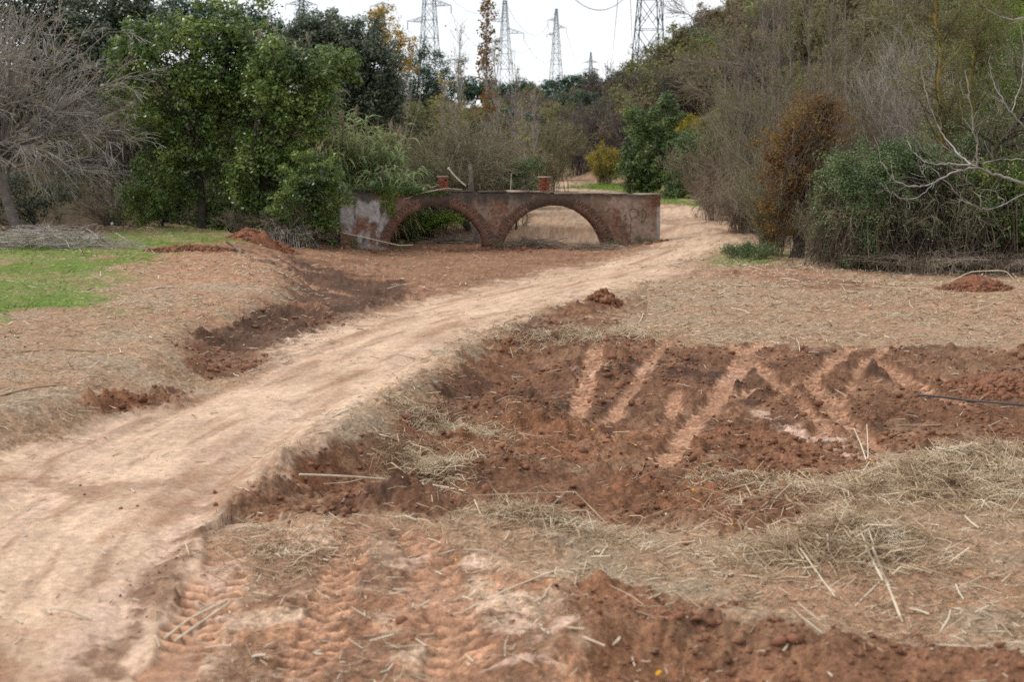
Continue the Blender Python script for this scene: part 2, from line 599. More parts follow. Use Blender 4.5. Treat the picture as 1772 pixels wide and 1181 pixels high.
def leafmat(name, cols, rough=0.5, trans=0.35, spec=0.35, clump=0.9):
    m, n, b, o = newmat(name)
    g = n.nodes.new('ShaderNodeNewGeometry')
    t = n.nodes.new('ShaderNodeTexCoord')
    nz = n.nodes.new('ShaderNodeTexNoise')
    nz.inputs['Scale'].default_value = clump
    nz.inputs['Detail'].default_value = 3
    n.links.new(t.outputs['Object'], nz.inputs['Vector'])
    ad = n.nodes.new('ShaderNodeMath')
    ad.operation = 'MULTIPLY_ADD'
    ad.inputs[1].default_value = 0.6
    mm = n.nodes.new('ShaderNodeMath')
    mm.operation = 'MULTIPLY_ADD'
    mm.inputs[1].default_value = 2.2
    mm.inputs[2].default_value = -0.9
    n.links.new(nz.outputs['Fac'], mm.inputs[0])
    n.links.new(g.outputs['Random Per Island'], ad.inputs[0])
    n.links.new(mm.outputs[0], ad.inputs[2])
    r = ramp(n, cols)
    n.links.new(ad.outputs[0], r.inputs[0])
    n.links.new(r.outputs[0], b.inputs['Base Color'])
    b.inputs['Roughness'].default_value = rough
    b.inputs['Specular IOR Level'].default_value = spec
    tr = n.nodes.new('ShaderNodeBsdfTranslucent')
    n.links.new(r.outputs[0], tr.inputs[0])
    mx = n.nodes.new('ShaderNodeMixShader')
    mx.inputs[0].default_value = trans
    n.links.new(b.outputs[0], mx.inputs[1])
    n.links.new(tr.outputs[0], mx.inputs[2])
    n.links.new(mx.outputs[0], o.inputs[0])
    return m


def barkmat(name, cols, scale=6, rough=0.9, bump=0.4):
    m, n, b, o = newmat(name)
    t = n.nodes.new('ShaderNodeTexCoord')
    g = n.nodes.new('ShaderNodeNewGeometry')
    nz = n.nodes.new('ShaderNodeTexNoise')
    nz.inputs['Scale'].default_value = scale
    nz.inputs['Detail'].default_value = 5
    n.links.new(t.outputs['Object'], nz.inputs['Vector'])
    ad = n.nodes.new('ShaderNodeMath')
    ad.operation = 'MULTIPLY_ADD'
    ad.inputs[1].default_value = 0.5
    mm = n.nodes.new('ShaderNodeMath')
    mm.operation = 'MULTIPLY_ADD'
    mm.inputs[1].default_value = 1.6
    mm.inputs[2].default_value = -0.55
    n.links.new(nz.outputs['Fac'], mm.inputs[0])
    n.links.new(g.outputs['Random Per Island'], ad.inputs[0])
    n.links.new(mm.outputs[0], ad.inputs[2])
    r = ramp(n, cols)
    n.links.new(ad.outputs[0], r.inputs[0])
    n.links.new(r.outputs[0], b.inputs['Base Color'])
    b.inputs['Roughness'].default_value = rough
    b.inputs['Specular IOR Level'].default_value = 0.2
    if bump:
        bp = n.nodes.new('ShaderNodeBump')
        bp.inputs['Strength'].default_value = bump
        bp.inputs['Distance'].default_value = 0.02
        n.links.new(nz.outputs['Fac'], bp.inputs['Height'])
        n.links.new(bp.outputs[0], b.inputs['Normal'])
    return m


def vcolmat(name, fine=(24, 110), bump=(0.012, 0.004), var=0.55, rough=0.95):
    """colour from the mesh's 'Col' attribute, broken up with fine grain"""
    m, n, b, o = newmat(name)
    at_ = n.nodes.new('ShaderNodeAttribute')
    at_.attribute_name = 'Col'
    t = n.nodes.new('ShaderNodeTexCoord')
    last = at_.outputs['Color']
    prev = None
    for i, (s, bd) in enumerate(zip(fine, bump)):
        nz = n.nodes.new('ShaderNodeTexNoise')
        nz.inputs['Scale'].default_value = s
        nz.inputs['Detail'].default_value = 6
        nz.inputs['Roughness'].default_value = 0.65
        n.links.new(t.outputs['Object'], nz.inputs['Vector'])
        mr = n.nodes.new('ShaderNodeMapRange')
        mr.inputs['From Min'].default_value = 0.25
        mr.inputs['From Max'].default_value = 0.75
        mr.inputs['To Min'].default_value = 1 - var * (0.8 if i else 1)
        mr.inputs['To Max'].default_value = 1 + var * (0.8 if i else 1)
        n.links.new(nz.outputs['Fac'], mr.inputs['Value'])
        mx = n.nodes.new('ShaderNodeVectorMath')
        mx.operation = 'SCALE'
        n.links.new(last, mx.inputs[0])
        n.links.new(mr.outputs[0], mx.inputs['Scale'])
        last = mx.outputs[0]
        bp = n.nodes.new('ShaderNodeBump')
        bp.inputs['Strength'].default_value = 1
        bp.inputs['Distance'].default_value = bd
        n.links.new(nz.outputs['Fac'], bp.inputs['Height'])
        if prev:
            n.links.new(prev, bp.inputs['Normal'])
        prev = bp.outputs[0]
    n.links.new(last, b.inputs['Base Color'])
    n.links.new(prev, b.inputs['Normal'])
    b.inputs['Roughness'].default_value = rough
    b.inputs['Specular IOR Level'].default_value = 0.15
    return m


def flat(name, col, rough=0.8, metal=0, spec=0.3, var=0.25, scale=20):
    c = np.array(col)
    m = barkmat(name, [tuple(c * (1 - var)), tuple(c), tuple(np.minimum(c * (1 + var), 1))], scale, rough, 0.15)
    m.node_tree.nodes['Principled BSDF'].inputs['Metallic'].default_value = metal
    m.node_tree.nodes['Principled BSDF'].inputs['Specular IOR Level'].default_value = spec
    return m


M = {}
M['earth'] = vcolmat('earth')
M['pathearth'] = vcolmat('pathearth', (14, 70), (0.014, 0.005), 0.34, .95)
M['straw'] = barkmat('straw', [(.15, .09, .055), (.38, .265, .165), (.60, .47, .32), (.80, .71, .56)], 3, .8, 0)
M['cane'] = barkmat('cane', [(.42, .32, .22), (.58, .49, .36), (.70, .63, .50)], 9, .6, .2)
M['cane_dark'] = barkmat('cane_dark', [(.18, .12, .08), (.32, .22, .14), (.42, .31, .2)], 9, .8, .3)
M['clod'] = barkmat('clod', [(.11, .052, .032), (.20, .092, .053), (.30, .145, .085)], 12, .95, .6)
M['stone'] = barkmat('stone', [(.3, .24, .2), (.45, .38, .32), (.6, .54, .47)], 12, .9, .4)
M['grass'] = leafmat('grass', [(.06, .12, .014), (.12, .22, .024), (.20, .32, .035), (.30, .37, .07)], .6, .3, .2, .5)
M['grassdry'] = leafmat('grassdry', [(.10, .09, .03), (.22, .17, .08), (.35, .27, .16)], .6, .3, .2, .5)
M['leafgreen'] = leafmat('leafgreen', [(.030, .056, .015), (.082, .135, .032), (.165, .235, .052), (.31, .36, .10)], .33, .35, .5, .7)
M['leafevergreen'] = leafmat('leafevergreen', [(.03, .06, .02), (.065, .112, .032), (.12, .18, .045), (.23, .27, .07)], .4, .25, .5, .8)  # own deep green of the evergreen shrubs on the right
M['leafbright'] = leafmat('leafbright', [(.06, .11, .016), (.12, .20, .028), (.21, .30, .04), (.32, .38, .06)], .42, .4, .4, .7)
M['leafdark'] = leafmat('leafdark', [(.036, .052, .03), (.066, .088, .05), (.105, .13, .075), (.16, .185, .11)], .45, .2, .5, .7)
M['leafpine'] = leafmat('leafpine', [(.025, .055, .030), (.042, .083, .044), (.07, .12, .058)], .5, .15, .3, .8)
M['leafyellow'] = leafmat('leafyellow', [(.25, .16, .02), (.45, .29, .03), (.55, .38, .05), (.30, .26, .05)], .5, .45, .3, .9)
M['leafgold'] = leafmat('leafgold', [(.14, .15, .02), (.30, .24, .025), (.45, .33, .03), (.22, .22, .03)], .5, .45, .3, .9)
M['leafrust'] = leafmat('leafrust', [(.12, .12, .04), (.10, .055, .025), (.24, .095, .03), (.30, .18, .05), (.19, .18, .05), (.34, .10, .035)], .6, .4, .2, .9)
M['leafolive'] = leafmat('leafolive', [(.075, .08, .032), (.15, .15, .055), (.22, .215, .08), (.30, .27, .11)], .6, .3, .2, .4)
M['leafbrown'] = leafmat('leafbrown', [(.10, .075, .045), (.19, .15, .08), (.27, .22, .12), (.24, .23, .10)], .7, .3, .15, .4)
M['leafivy'] = leafmat('leafivy', [(.035, .065, .025), (.07, .12, .038), (.13, .19, .06), (.25, .30, .13)], .4, .3, .5, 1.2)
M['reedleaf'] = leafmat('reedleaf', [(.12, .18, .07), (.21, .28, .10), (.31, .37, .15), (.48, .45, .25)], .5, .4, .35, .6)
M['reeddry'] = leafmat('reeddry', [(.22, .15, .08), (.36, .27, .16), (.48, .4, .27)], .6, .4, .3, .6)
M['plume'] = leafmat('plume', [(.3, .22, .16), (.45, .36, .27), (.58, .5, .4)], .8, .4, .1, 2)
M['barkgrey'] = barkmat('barkgrey', [(.09, .075, .062), (.18, .155, .135), (.29, .26, .235)], 5)
M['deadstem'] = barkmat('deadstem', [(.035, .025, .018), (.085, .06, .045), (.17, .13, .10)], 2, .9, 0)
M['barkbrown'] = barkmat('barkbrown', [(.06, .048, .038), (.12, .10, .08), (.21, .18, .15)], 5)
M['figbark'] = barkmat('figbark', [(.11, .095, .08), (.2, .18, .165), (.33, .31, .29), (.42, .4, .38)], 7)
M['barkdark'] = barkmat('barkdark', [(.022, .017, .014), (.05, .04, .032), (.09, .072, .056)], 5)
M['twiggrey'] = barkmat('twiggrey', [(.12, .10, .085), (.27, .235, .205), (.42, .375, .335), (.56, .52, .47)], 3, .85, 0)
M['twigbrown'] = barkmat('twigbrown', [(.10, .074, .056), (.215, .168, .125), (.40, .33, .26)], 2, .85, 0)
M['twigmauve'] = barkmat('twigmauve', [(.07, .055, .052), (.13, .105, .10), (.19, .16, .15)], 2, .85, 0)
M['twigolive'] = barkmat('twigolive', [(.10, .088, .056), (.22, .195, .125), (.40, .355, .25)], 2, .85, 0)
M['lichen'] = barkmat('lichen', [(.05, .045, .03), (.12, .10, .05), (.24, .17, .035), (.16, .14, .1)], 3, .9, .3)
M['steel'] = flat('steel', (.05, .052, .055), .6, .4)
M['steelfar'] = flat('steelfar', (.10, .105, .11), .7, .2)
M['wire'] = flat('wire', (.3, .3, .31), .6, .3)
M['hose'] = flat('hose', (.055, .053, .055), .5)
M['black'] = flat('black', (.02, .022, .03), .5)
M['white'] = flat('white', (.75, .75, .75), .5)
M['plaster'] = vcolmat('plaster', (9, 45), (0.02, 0.006), 0.35, .95)
M['brick'] = barkmat('brick', [(.13, .072, .055), (.18, .092, .066), (.22, .115, .08), (.28, .17, .13)], 9, .95, .6)
M['brickred'] = barkmat('brickred', [(.14, .05, .033), (.26, .085, .05), (.34, .13, .08)], 9, .95, .6)
M['mortar'] = barkmat('mortar', [(.05, .038, .03), (.10, .075, .06), (.17, .135, .11)], 14, .95, .5)
M['cap'] = barkmat('cap', [(.2, .15, .12), (.32, .25, .2), (.4, .33, .28)], 8, .95, .4)
M['yleaf'] = flat('yleaf', (.65, .33, .02), .5)
M['paint'] = flat('paint', (.045, .04, .045), .8)

# ------------------------------------------------------------------ ground sheet (fine where it is near, coarser far away)
EARTH = dict(
    straw=np.array([.32, .205, .128]), strawg=np.array([.29, .215, .148]), road=np.array([.56, .395, .275]), roadd=np.array([.32, .185, .115]),
    dug=np.array([.165, .083, .048]), dugd=np.array([.065, .036, .024]), dugr=np.array([.25, .113, .058]), track=np.array([.34, .185, .112]),
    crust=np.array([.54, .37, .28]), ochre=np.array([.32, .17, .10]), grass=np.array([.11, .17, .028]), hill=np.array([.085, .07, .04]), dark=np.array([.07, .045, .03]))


def ground_colour(X, Y, Z, pk):
    _, zn, tr, bars, dug, big, rel, (s, sg) = pk
    n0 = fbm(X, Y, 2.6, 4, 41)
    n1 = fbm(X, Y, .7, 4, 42)
    n2 = fbm(X, Y, .18, 4, 43, .6)
    n4 = fbm(X, Y, .07, 3, 44, .7)
    E = EARTH

    def mix(c, d, m):
        return c + (d - c) * np.clip(m, 0, 1)[..., None]
    c = np.broadcast_to(E['straw'], X.shape + (3,)).copy()
    c = mix(c, E['strawg'], sst(-.2, .5, n1))
    c = mix(c, E['ochre'], sst(.1, .45, n0 + .5 * n2) * .6)
    c = mix(c, E['ochre'] * 1.05, zn['lred'] * .8)
    c = mix(c, E['dug'], sst(.38, .62, n1 + .5 * n2 - .1) * .6 * (1 - zn['lred']))
    qx, qy = zn['q']
    # churned soil before the bridge
    bc = mix(np.broadcast_to(E['ochre'] * .82, c.shape), E['dug'] * 1.2, sst(-.25, .3, n1 + .4 * n2))
    bc = mix(bc, E['track'] * 1.1, sst(.15, .6, n0 - .5 * n2) * .7)
    bc = mix(bc, E['dug'] * 1.05, sst(.1, .5, fbm(X / 2.2, Y, .45, 4, 57)) * .8)
    c = mix(c, bc, zn['bdug'] * .95)
    c = mix(c, mix(np.broadcast_to(E['dug'] * 1.1, c.shape), E['ochre'], sst(-.3, .4, n1)), zn['red'] * .8)
    # loosened soil
    dc = mix(np.broadcast_to(E['dug'], c.shape), E['dugd'], sst(.0, .45, n1 + .6 * n2 + .3 * n4))
    dc = mix(dc, E['dugr'], sst(.0, .5, -n0 + .5 * n2) * .75)
    dc = mix(dc, E['ochre'] * .85, sst(.1, .45, fbm(X, Y, .5, 4, 47)) * .6)
    dc = mix(dc, E['straw'] * .7, sst(.15, .5, fbm(X / 1.5, Y, .9, 4, 46) + .4 * n2) * .55)
    dc = mix(dc, (.22, .108, .06), zn['dug2'] * sst(-.4, .3, n1 + .3 * n2) * .75)
    c = mix(c, dc, np.maximum(zn['dug'], zn['ldug']))
    c = mix(c, E['dugd'] * 1.15, zn['ldug'] * sst(-.3, .2, n0) * .7)
    fm = mix(np.broadcast_to(E['ochre'] * 1.15, c.shape), E['road'] * .92, sst(-.25, .2, fbm(X / 2.0, Y, .35, 4, 48)))
    fm = mix(fm, E['dug'] * 1.15, sst(-.3, .1, fbm(X, Y, .6, 5, 49, .6)) * .85)
    c = mix(c, fm, zn['front'])
    # packed track
    rc = mix(np.broadcast_to(E['road'], c.shape), E['roadd'], sst(-.05, .75, fbm(sg / .45, s / 1.9, 1, 4, 50) + .45 * n2 + .35 * n0))
    wear = np.exp(-((np.abs(sg) - .8) / .55) ** 2)
    rc = mix(rc, E['crust'], wear * sst(-.1, .5, fbm(sg / .3, s / 2.5, 1, 4, 51)) * .75)
    rc = mix(rc, E['roadd'] * .9, sst(.08, .5, fbm(sg / .22, s / 2.0, 1, 5, 52, .62) + .25 * n2) * .7)
    for o_ in (-1.05, -.35, .45, 1.15):
        wv_ = o_ + .22 * noise(s / 3.1, s * 0 + o_ * 7, 53)
        rc = mix(rc, E['roadd'] * .82, np.exp(-((sg - wv_ + .05 * n2) / .06) ** 2) * sst(-.15, .35, fbm(s / .9, sg / .4, 1, 4, 54, .65)) * .6)
        rc = mix(rc, E['road'] * 1.12, np.exp(-((sg - wv_ - .2) / .09) ** 2) * .4)
    rc = mix(rc, E['roadd'] * .85, zn['band'] * sst(-.45, .15, n1 + .5 * n2) * .8)
    c = mix(c, rc, zn['road'] * (0.93 + .07 * n1))
    c = mix(c, E['dug'], zn['rut'] * .8)
    c = mix(c, mix(np.broadcast_to(E['track'], c.shape), E['crust'], sst(.1, .7, n1) * .22) * (1 + .95 * bars[..., None]), tr * .92 * (1 - .5 * zn['bdug']) * sst(-.8, -.2, n2 + .5 * n1))
    for P in CRUST:
        m = sst(-.03, .08, sdf(P, X, Y) - .03 + .30 * fbm(X / 2.2, Y, .16, 4, 55, .6))
        c = mix(c, E['crust'], m * .8 * sst(-.5, .1, n2))
    c = mix(c, E['grass'], np.maximum.reduce([zn['grass'] * .95 * (.72 + .28 * sst(-.2, .3, n0)), zn['grass2'] * .9, zn['grass3'] * .8]) * sst(-.7, -.1, n1))
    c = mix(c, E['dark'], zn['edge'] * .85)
    c = mix(c, mix(np.broadcast_to(E['hill'], c.shape), E['dark'], sst(-.3, .4, fbm(X, Y, 6, 4, 56))), zn['hill'])
    # random tone mottling and chips of straw finer than the grid
    hf = np.random.default_rng(5).random(X.shape)
    c = c * (1 + .26 * n2 + .14 * n1 + .40 * n4 * (1 - .6 * zn['road']))[..., None] * (1 + (hf - .5) * .34 * (1 - .75 * zn['road']))[..., None]
    return np.clip(c, .01, .85)


def build_ground():
    tx = np.concatenate([-np.geomspace(9, .52, 26)[:-1], np.linspace(-.52, -.45, 14)[:-1], np.linspace(-.45, .45, 610), np.linspace(.45, .52, 14)[1:], np.geomspace(.52, 9, 26)[1:]])
    rows_px = np.concatenate([np.linspace(1330, 900, 200)[:-1], np.linspace(900, 570, 330)[:-1], np.linspace(570, 415, 120)])
    Yn = on(np.full(len(rows_px), CX), rows_px, 0)[:, 1]
    Yf = np.geomspace(Yn[-1], 220, 90)[1:]
    Yff = np.geomspace(220, 3500, 26)[1:]
    Y0 = np.array([-60, -30, -12, -4, 0, 2, 4, 5.5, 6.5])
    Y0 = Y0[Y0 < Yn[0] - .2]
    Ys = np.concatenate([Y0, Yn, Yf, Yff])
    wgt = np.maximum(Ys, 7.0)
    X = tx[None, :] * wgt[:, None]
    Y = np.broadcast_to(Ys[:, None], X.shape).copy()
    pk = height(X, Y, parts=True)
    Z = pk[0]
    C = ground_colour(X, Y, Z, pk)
    ny, nx = X.shape
    V = np.stack([X, Y, Z], -1).reshape(-1, 3)
    i = np.arange(ny - 1)[:, None] * nx + np.arange(nx - 1)[None]
    Q = np.stack([i, i + 1, i + 1 + nx, i + nx], -1).reshape(-1, 4)
    rm = pk[1]['road']
    rf = ((rm[:-1, :-1] + rm[1:, 1:]) / 2 > .5).ravel()
    cols = np.concatenate([C.reshape(-1, 3), np.ones((ny * nx, 1))], 1).astype(np.float32)
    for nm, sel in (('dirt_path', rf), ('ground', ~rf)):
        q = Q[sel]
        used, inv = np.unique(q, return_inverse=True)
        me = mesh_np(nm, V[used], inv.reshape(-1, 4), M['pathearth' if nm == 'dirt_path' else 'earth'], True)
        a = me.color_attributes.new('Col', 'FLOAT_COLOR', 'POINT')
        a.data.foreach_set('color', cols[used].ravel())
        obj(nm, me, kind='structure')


build_ground()
rngG = np.random.default_rng(11)


# ------------------------------------------------------------------ loose litter on the ground
def scatter(rng, n, y0=8, y1=50, tan=.48, p=1.0):
    Y = y0 + (y1 - y0) * rng.random(n) ** p
    X = (rng.random(n) * 2 - 1) * tan * Y
    return X, Y


def surf(X, Y):
    """height and unit normal of the ground"""
    pk = height(X, Y, parts=True)
    return pk


def litter():
    rng = rngG
    X, Y = scatter(rng, 215000)
    pk = surf(X, Y)
    z, zn, tr = pk[0], pk[1], pk[2]
    dug = np.maximum(zn['dug'], zn['ldug'])
    den = .5 * np.ones(X.shape)
    den = den * (1 - .96 * zn['road']) * (1 - .84 * dug) * (1 - .75 * zn['bdug']) * (1 - .8 * zn['grass']) * (1 - .6 * zn['front']) * (1 - .9 * zn['hill']) * (1 - .8 * tr)
    # thick mulch: near right bank, round the hay heaps, along the track's right edge
    q = zn['q']
    for poly, add in MULCH:
        m = sst(-.3, .3, sdf(poly, q[0], q[1]) + .4 * fbm(X, Y, .8, 3, 71))
        den = den + add * m
    patch = fbm(X, Y, 1.5, 4, 70)
    den = den * np.clip(.8 + 1.2 * patch, .15, 2)
    keep = rng.random(X.shape) < den
    X, Y, z = X[keep], Y[keep], z[keep]
    n = len(X)
    L = np.clip(rng.lognormal(-2.9, .6, n), .02, .35)
    th = rng.random(n) * np.pi
    # mown along the slope: many pieces share a direction
    tilt = rng.normal(0, .22, n)
    d = np.stack([np.cos(th) * np.cos(tilt), np.sin(th) * np.cos(tilt), np.sin(tilt)], -1)
    c = np.stack([X, Y, z + .006 + np.abs(np.sin(tilt)) * L * .45], -1)
    P = np.stack([c - d * L[:, None] / 2, c + d * L[:, None] / 2], 1)
    r = np.clip(L * .045, .0018, .006) * rng.uniform(.6, 1.6, n) * np.clip(Y / 20, .8, 2.0)
    V, Q = tubes(P, np.stack([r, r * .7], 1), 3)
    o = obj('straw_litter', mesh_np('straw_litter', V, Q, M['straw']), kind='stuff')
    tag(o, 'chopped dry straw and cane chips strewn over the cleared ground', 'straw')


def chips():
    rng = np.random.default_rng(15)
    X, Y = scatter(rng, 9000, 8, 42)
    pk = surf(X, Y)
    zn = pk[1]
    den = (1 - .8 * zn['road']) * (1 - .55 * np.maximum(zn['dug'], zn['ldug'])) * (1 - .6 * zn['bdug']) * (1 - .8 * zn['grass']) * (1 - zn['hill']) * np.clip(.5 + 1.3 * fbm(X, Y, 1.1, 3, 72), .05, 1)
    k = rng.random(X.shape) < den
    X, Y, z = X[k], Y[k], pk[0][k]
    n = len(X)
    L = np.clip(rng.lognormal(-2.3, .6, n), .04, .6)
    th, tilt = rng.random(n) * np.pi, rng.normal(0, .16, n)
    d = np.stack([np.cos(th) * np.cos(tilt), np.sin(th) * np.cos(tilt), np.sin(tilt)], -1)
    c = np.stack([X, Y, z + .012 + np.abs(np.sin(tilt)) * L * .45], -1)
    P = np.stack([c - d * L[:, None] / 2, c + rng.normal(size=(n, 3)) * .04 * L[:, None], c + d * L[:, None] / 2], 1)
    r = np.clip(rng.lognormal(-5.4, .4, n), .002, .011) * np.clip(Y / 22, 1, 1.7)
    V, Q = tubes(P, np.stack([r, r, r * .8], 1), 5)
    o = obj('cane_chips', mesh_np('cane_chips', V, Q, M['cane']), kind='stuff')
    tag(o, 'larger pale splinters of cut cane lying about on the soil and mulch', 'cane chips')


MULCH = [(gp([(480, 775), (620, 700), (700, 645), (790, 592), (900, 545), (1000, 520), (960, 545), (860, 590), (800, 650), (755, 705), (660, 755), (540, 788)]), 1.0),
         (gp([(880, 900), (1000, 905), (1200, 925), (1330, 945), (1450, 905), (1500, 850), (1450, 800), (1600, 770), (2300, 760), (2300, 1140), (1772, 1110), (1560, 1090), (1400, 1060), (1180, 1030), (1060, 1000), (900, 970)]), 1.1),
         (gp([(640, 690), (720, 650), (780, 680), (820, 740), (780, 790), (700, 780), (620, 740)]), .55),
         (gp([(900, 560), (1000, 560), (1100, 580), (1200, 600), (1080, 605), (960, 600), (900, 590)]), .5),
         (gp([(400, 920), (520, 900), (600, 940), (560, 1010), (430, 1030)]), .35),
         (gp([(820, 890), (1000, 900), (1080, 970), (960, 990), (830, 950)]), 1.0),
         (gp([(1070, 520), (1300, 480), (1600, 505), (2200, 520), (2200, 600), (1500, 600), (1130, 590)]), .5)]
litter()
chips()


def hay(name, label, px, py, z0, spread, n, hgt, seed, Lm=.22, mats='straw', cat='hay heap'):
    """a heap of loose stalks"""
    rng = np.random.default_rng(seed)
    b = on(px, py, z0)
    a = rng.normal(size=(n, 2)) * np.array(spread)
    X, Y = b[0] + a[:, 0], b[1] + a[:, 1]
    rr = (a[:, 0] / spread[0]) ** 2 + (a[:, 1] / spread[1]) ** 2
    z = height(X, Y) + hgt * np.exp(-rr * .6) * rng.random(n) ** .6
    L = Lm * rng.lognormal(0, .5, n)
    th = rng.random(n) * np.pi * 2
    tl = rng.normal(0, .35, n)
    d = np.stack([np.cos(th) * np.cos(tl), np.sin(th) * np.cos(tl), np.sin(tl)], -1)
    c = np.stack([X, Y, z + .01], -1)
    bend = rng.normal(size=(n, 3)) * .12 * L[:, None]
    P = np.stack([c - d * L[:, None] / 2, c + bend, c + d * L[:, None] / 2], 1)
    r = np.clip(rng.lognormal(-5.9, .6, n), .0012, .009)
    base = np.array([b[0], b[1], H(b[0], b[1])])
    V, Q = tubes(P - base, np.stack([r, r, r * .6], 1), 3)
    o = obj(name, mesh_np(name, V, Q, M[mats]))
    o.location = base
    if seed in (27, 29):
        o['kind'] = 'stuff'
    return tag(o, label, cat)


hay('hay_heap', 'large heap of loose grey-brown mown stalks at the right edge of the pit', 1650, 830, 0, (1.0, .6), 8000, .20, 21)
hay('hay_heap', 'matted heap of brown straw with a dark hollow cut off by the right frame edge', 1760, 790, 0, (.6, .6), 4200, .2, 22)
hay('hay_heap', 'low greenish tuft of mown hay on the bank beside the pale track', 780, 700, 0, (.42, .3), 2300, .12, 23, .16)
hay('hay_heap', 'grey spill of hay at the lower left rim of the pit', 735, 755, 0, (.3, .4), 1700, .08, 24, .2)
hay('hay_heap', 'blurred tangle of broken stalks in the middle foreground', 930, 915, 0, (.42, .25), 1200, .16, 25, .24, 'straw')
hay('hay_heap', 'grey tuft of hay at the far rim of the pit below the small soil heap', 1010, 590, -.1, (.7, .45), 1600, .08, 26, .22)
hay('hay_heap', 'scattered pale stalks in the front left beside the wheel rut', 490, 950, 0, (.35, .4), 600, .04, 27, .13)
hay('hay_heap', 'tangle of crossed canes and hay on the near straw bank', 1440, 975, -.1, (.45, .35), 1500, .14, 28, .3)
hay('hay_heap', 'thin drift of pale straw below the churned soil near the pit centre', 1310, 820, -.35, (.5, .35), 1200, .04, 29, .14)


def ico():
    import bmesh
    bm = bmesh.new()
    bmesh.ops.create_icosphere(bm, subdivisions=1, radius=1)
    V = np.array([v.co[:] for v in bm.verts])
    Fc = np.array([[v.index for v in f.verts] for f in bm.faces])
    bm.free()
    return V, Fc


IV, IF = ico()


def lumps(name, label, cat, X, Y, R, mat, sink=.3, seed=3, sq=.7, z=None):
    rng = np.random.default_rng(seed)
    n = len(X)
    if z is None:
        z = height(X, Y)
    jit = 1 + rng.normal(0, .28, (n, len(IV), 1))
    S = R[:, None, None] * np.stack([rng.uniform(.7, 1.3, n), rng.uniform(.7, 1.3, n), np.full(n, sq) * rng.uniform(.7, 1.2, n)], -1)[:, None, :]
    V = IV[None] * S * jit + np.stack([X, Y, z + R * sq * (1 - 2 * sink)], -1)[:, None, :]
    Fc = (IF[None] + (np.arange(n) * len(IV))[:, None, None]).reshape(-1, 3)
    o = obj(name, mesh_np(name, V.reshape(-1, 3), Fc, mat), kind='stuff')
    return tag(o, label, cat)


def clods():
    rng = np.random.default_rng(12)
    X, Y = scatter(rng, 150000, 8, 27, .46)
    pk = surf(X, Y)
    zn, tr = pk[1], pk[2]
    d = np.maximum.reduce([zn['dug'], .8 * zn['ldug'], .05 * zn['front'], .25 * zn['bdug']]) * (1 - tr * .9) * (1 - zn['road'] * .97)
    d = np.maximum(d, np.maximum(.9 * zn['rut'], .06 * zn['band']))
    d = d * np.clip(.4 + 1.5 * fbm(X, Y, .9, 3, 91), .03, 1) + .002
    k = rng.random(X.shape) < (d * .72) * ((zn['road'] < .5) | (zn['rut'] > .3) | (zn['band'] > .5))
    X, Y, z = X[k], Y[k], pk[0][k]
    onroad = np.where(zn['road'][k] > .5, .4, 1.0)
    R = onroad * np.clip(rng.lognormal(-4.7, .72, len(X)), .005, .07) * np.where(Y < 12, .75, 1)
    lumps('soil_clods', 'crumbs and clods of red-brown earth over the churned soil', 'soil clods', X, Y, R, M['clod'], .3, 3, .75, z)
    X, Y = scatter(rng, 9000, 8, 40, .42)
    z = height(X, Y)
    k = rng.random(X.shape) < .35
    X, Y, z = X[k], Y[k], z[k]
    lumps('pebbles', 'small pale pebbles and chips scattered on the track and soil', 'pebbles', X, Y, np.clip(rng.lognormal(-5.0, .4, len(X)), .003, .02), M['stone'], .3, 4, .6, z)


clods()


def grass_field():
    rng = np.random.default_rng(14)
    X = rng.uniform(-26, 14, 520000)
    Y = rng.uniform(22, 110, 520000) ** 1.0
    vis = np.abs(X) < .42 * Y
    X, Y = X[vis], Y[vis]
    pk = surf(X, Y)
    zn = pk[1]
    g = np.maximum.reduce([zn['grass'] * np.clip(.75 + fbm(X, Y, 1.2, 3, 95), .1, 1), zn['grass2'], zn['grass3']])
    g = g * np.where(Y > 62, .8, 1)
    g = g * np.where(Y < 62, sst(-.6, .05, fbm(X, Y, .5, 4, 97)), 1)
    k = rng.random(X.shape) < g
    X, Y, z = X[k], Y[k], pk[0][k]
    n = len(X)
    tall = rng.lognormal(-2.7, .4, n) * (1 + .6 * sst(0, .4, fbm(X, Y, .6, 3, 96)) * 1.8) * np.where(Y > 60, 2.2, 1)
    d = nrm(np.stack([rng.normal(0, .45, n), rng.normal(0, .45, n), np.ones(n)], -1))
    V, Q = ribbons(rng, np.stack([X, Y, z - .005], -1), d, tall, tall * .13 + .007, 1, .8)
    dry = rng.random(n) < .12
    me = mesh_np('grass', V, Q, M['grass'])
    me.materials.append(M['grassdry'])
    me.polygons.foreach_set('material_index', dry.astype(np.int32))
    tag(obj('grass', me, kind='stuff'), 'short bright green grass on the left field and beside the far path', 'grass')


grass_field()

# ------------------------------------------------------------------ plants
def place(px, Y, sink=0.05):
    p = at(px, 240, Y)
    return np.array([p[0], p[1], H(p[0], p[1]) - sink])


def blobs_world(blobs, Y):
    """(px, py, rx, ry, dY, weight) ovals of the crown -> centres and radii in metres"""
    out = []
    for b in blobs:
        px, py, rx, ry = b[:4]
        dY = b[4] if len(b) > 4 else 0
        wt = b[5] if len(b) > 5 else 1
        c = at(px, py, Y + dY)
        k = (Y + dY) / F
        out.append((c, np.array([rx * k, max(rx, ry) * k * .75, ry * k]), wt))
    return out


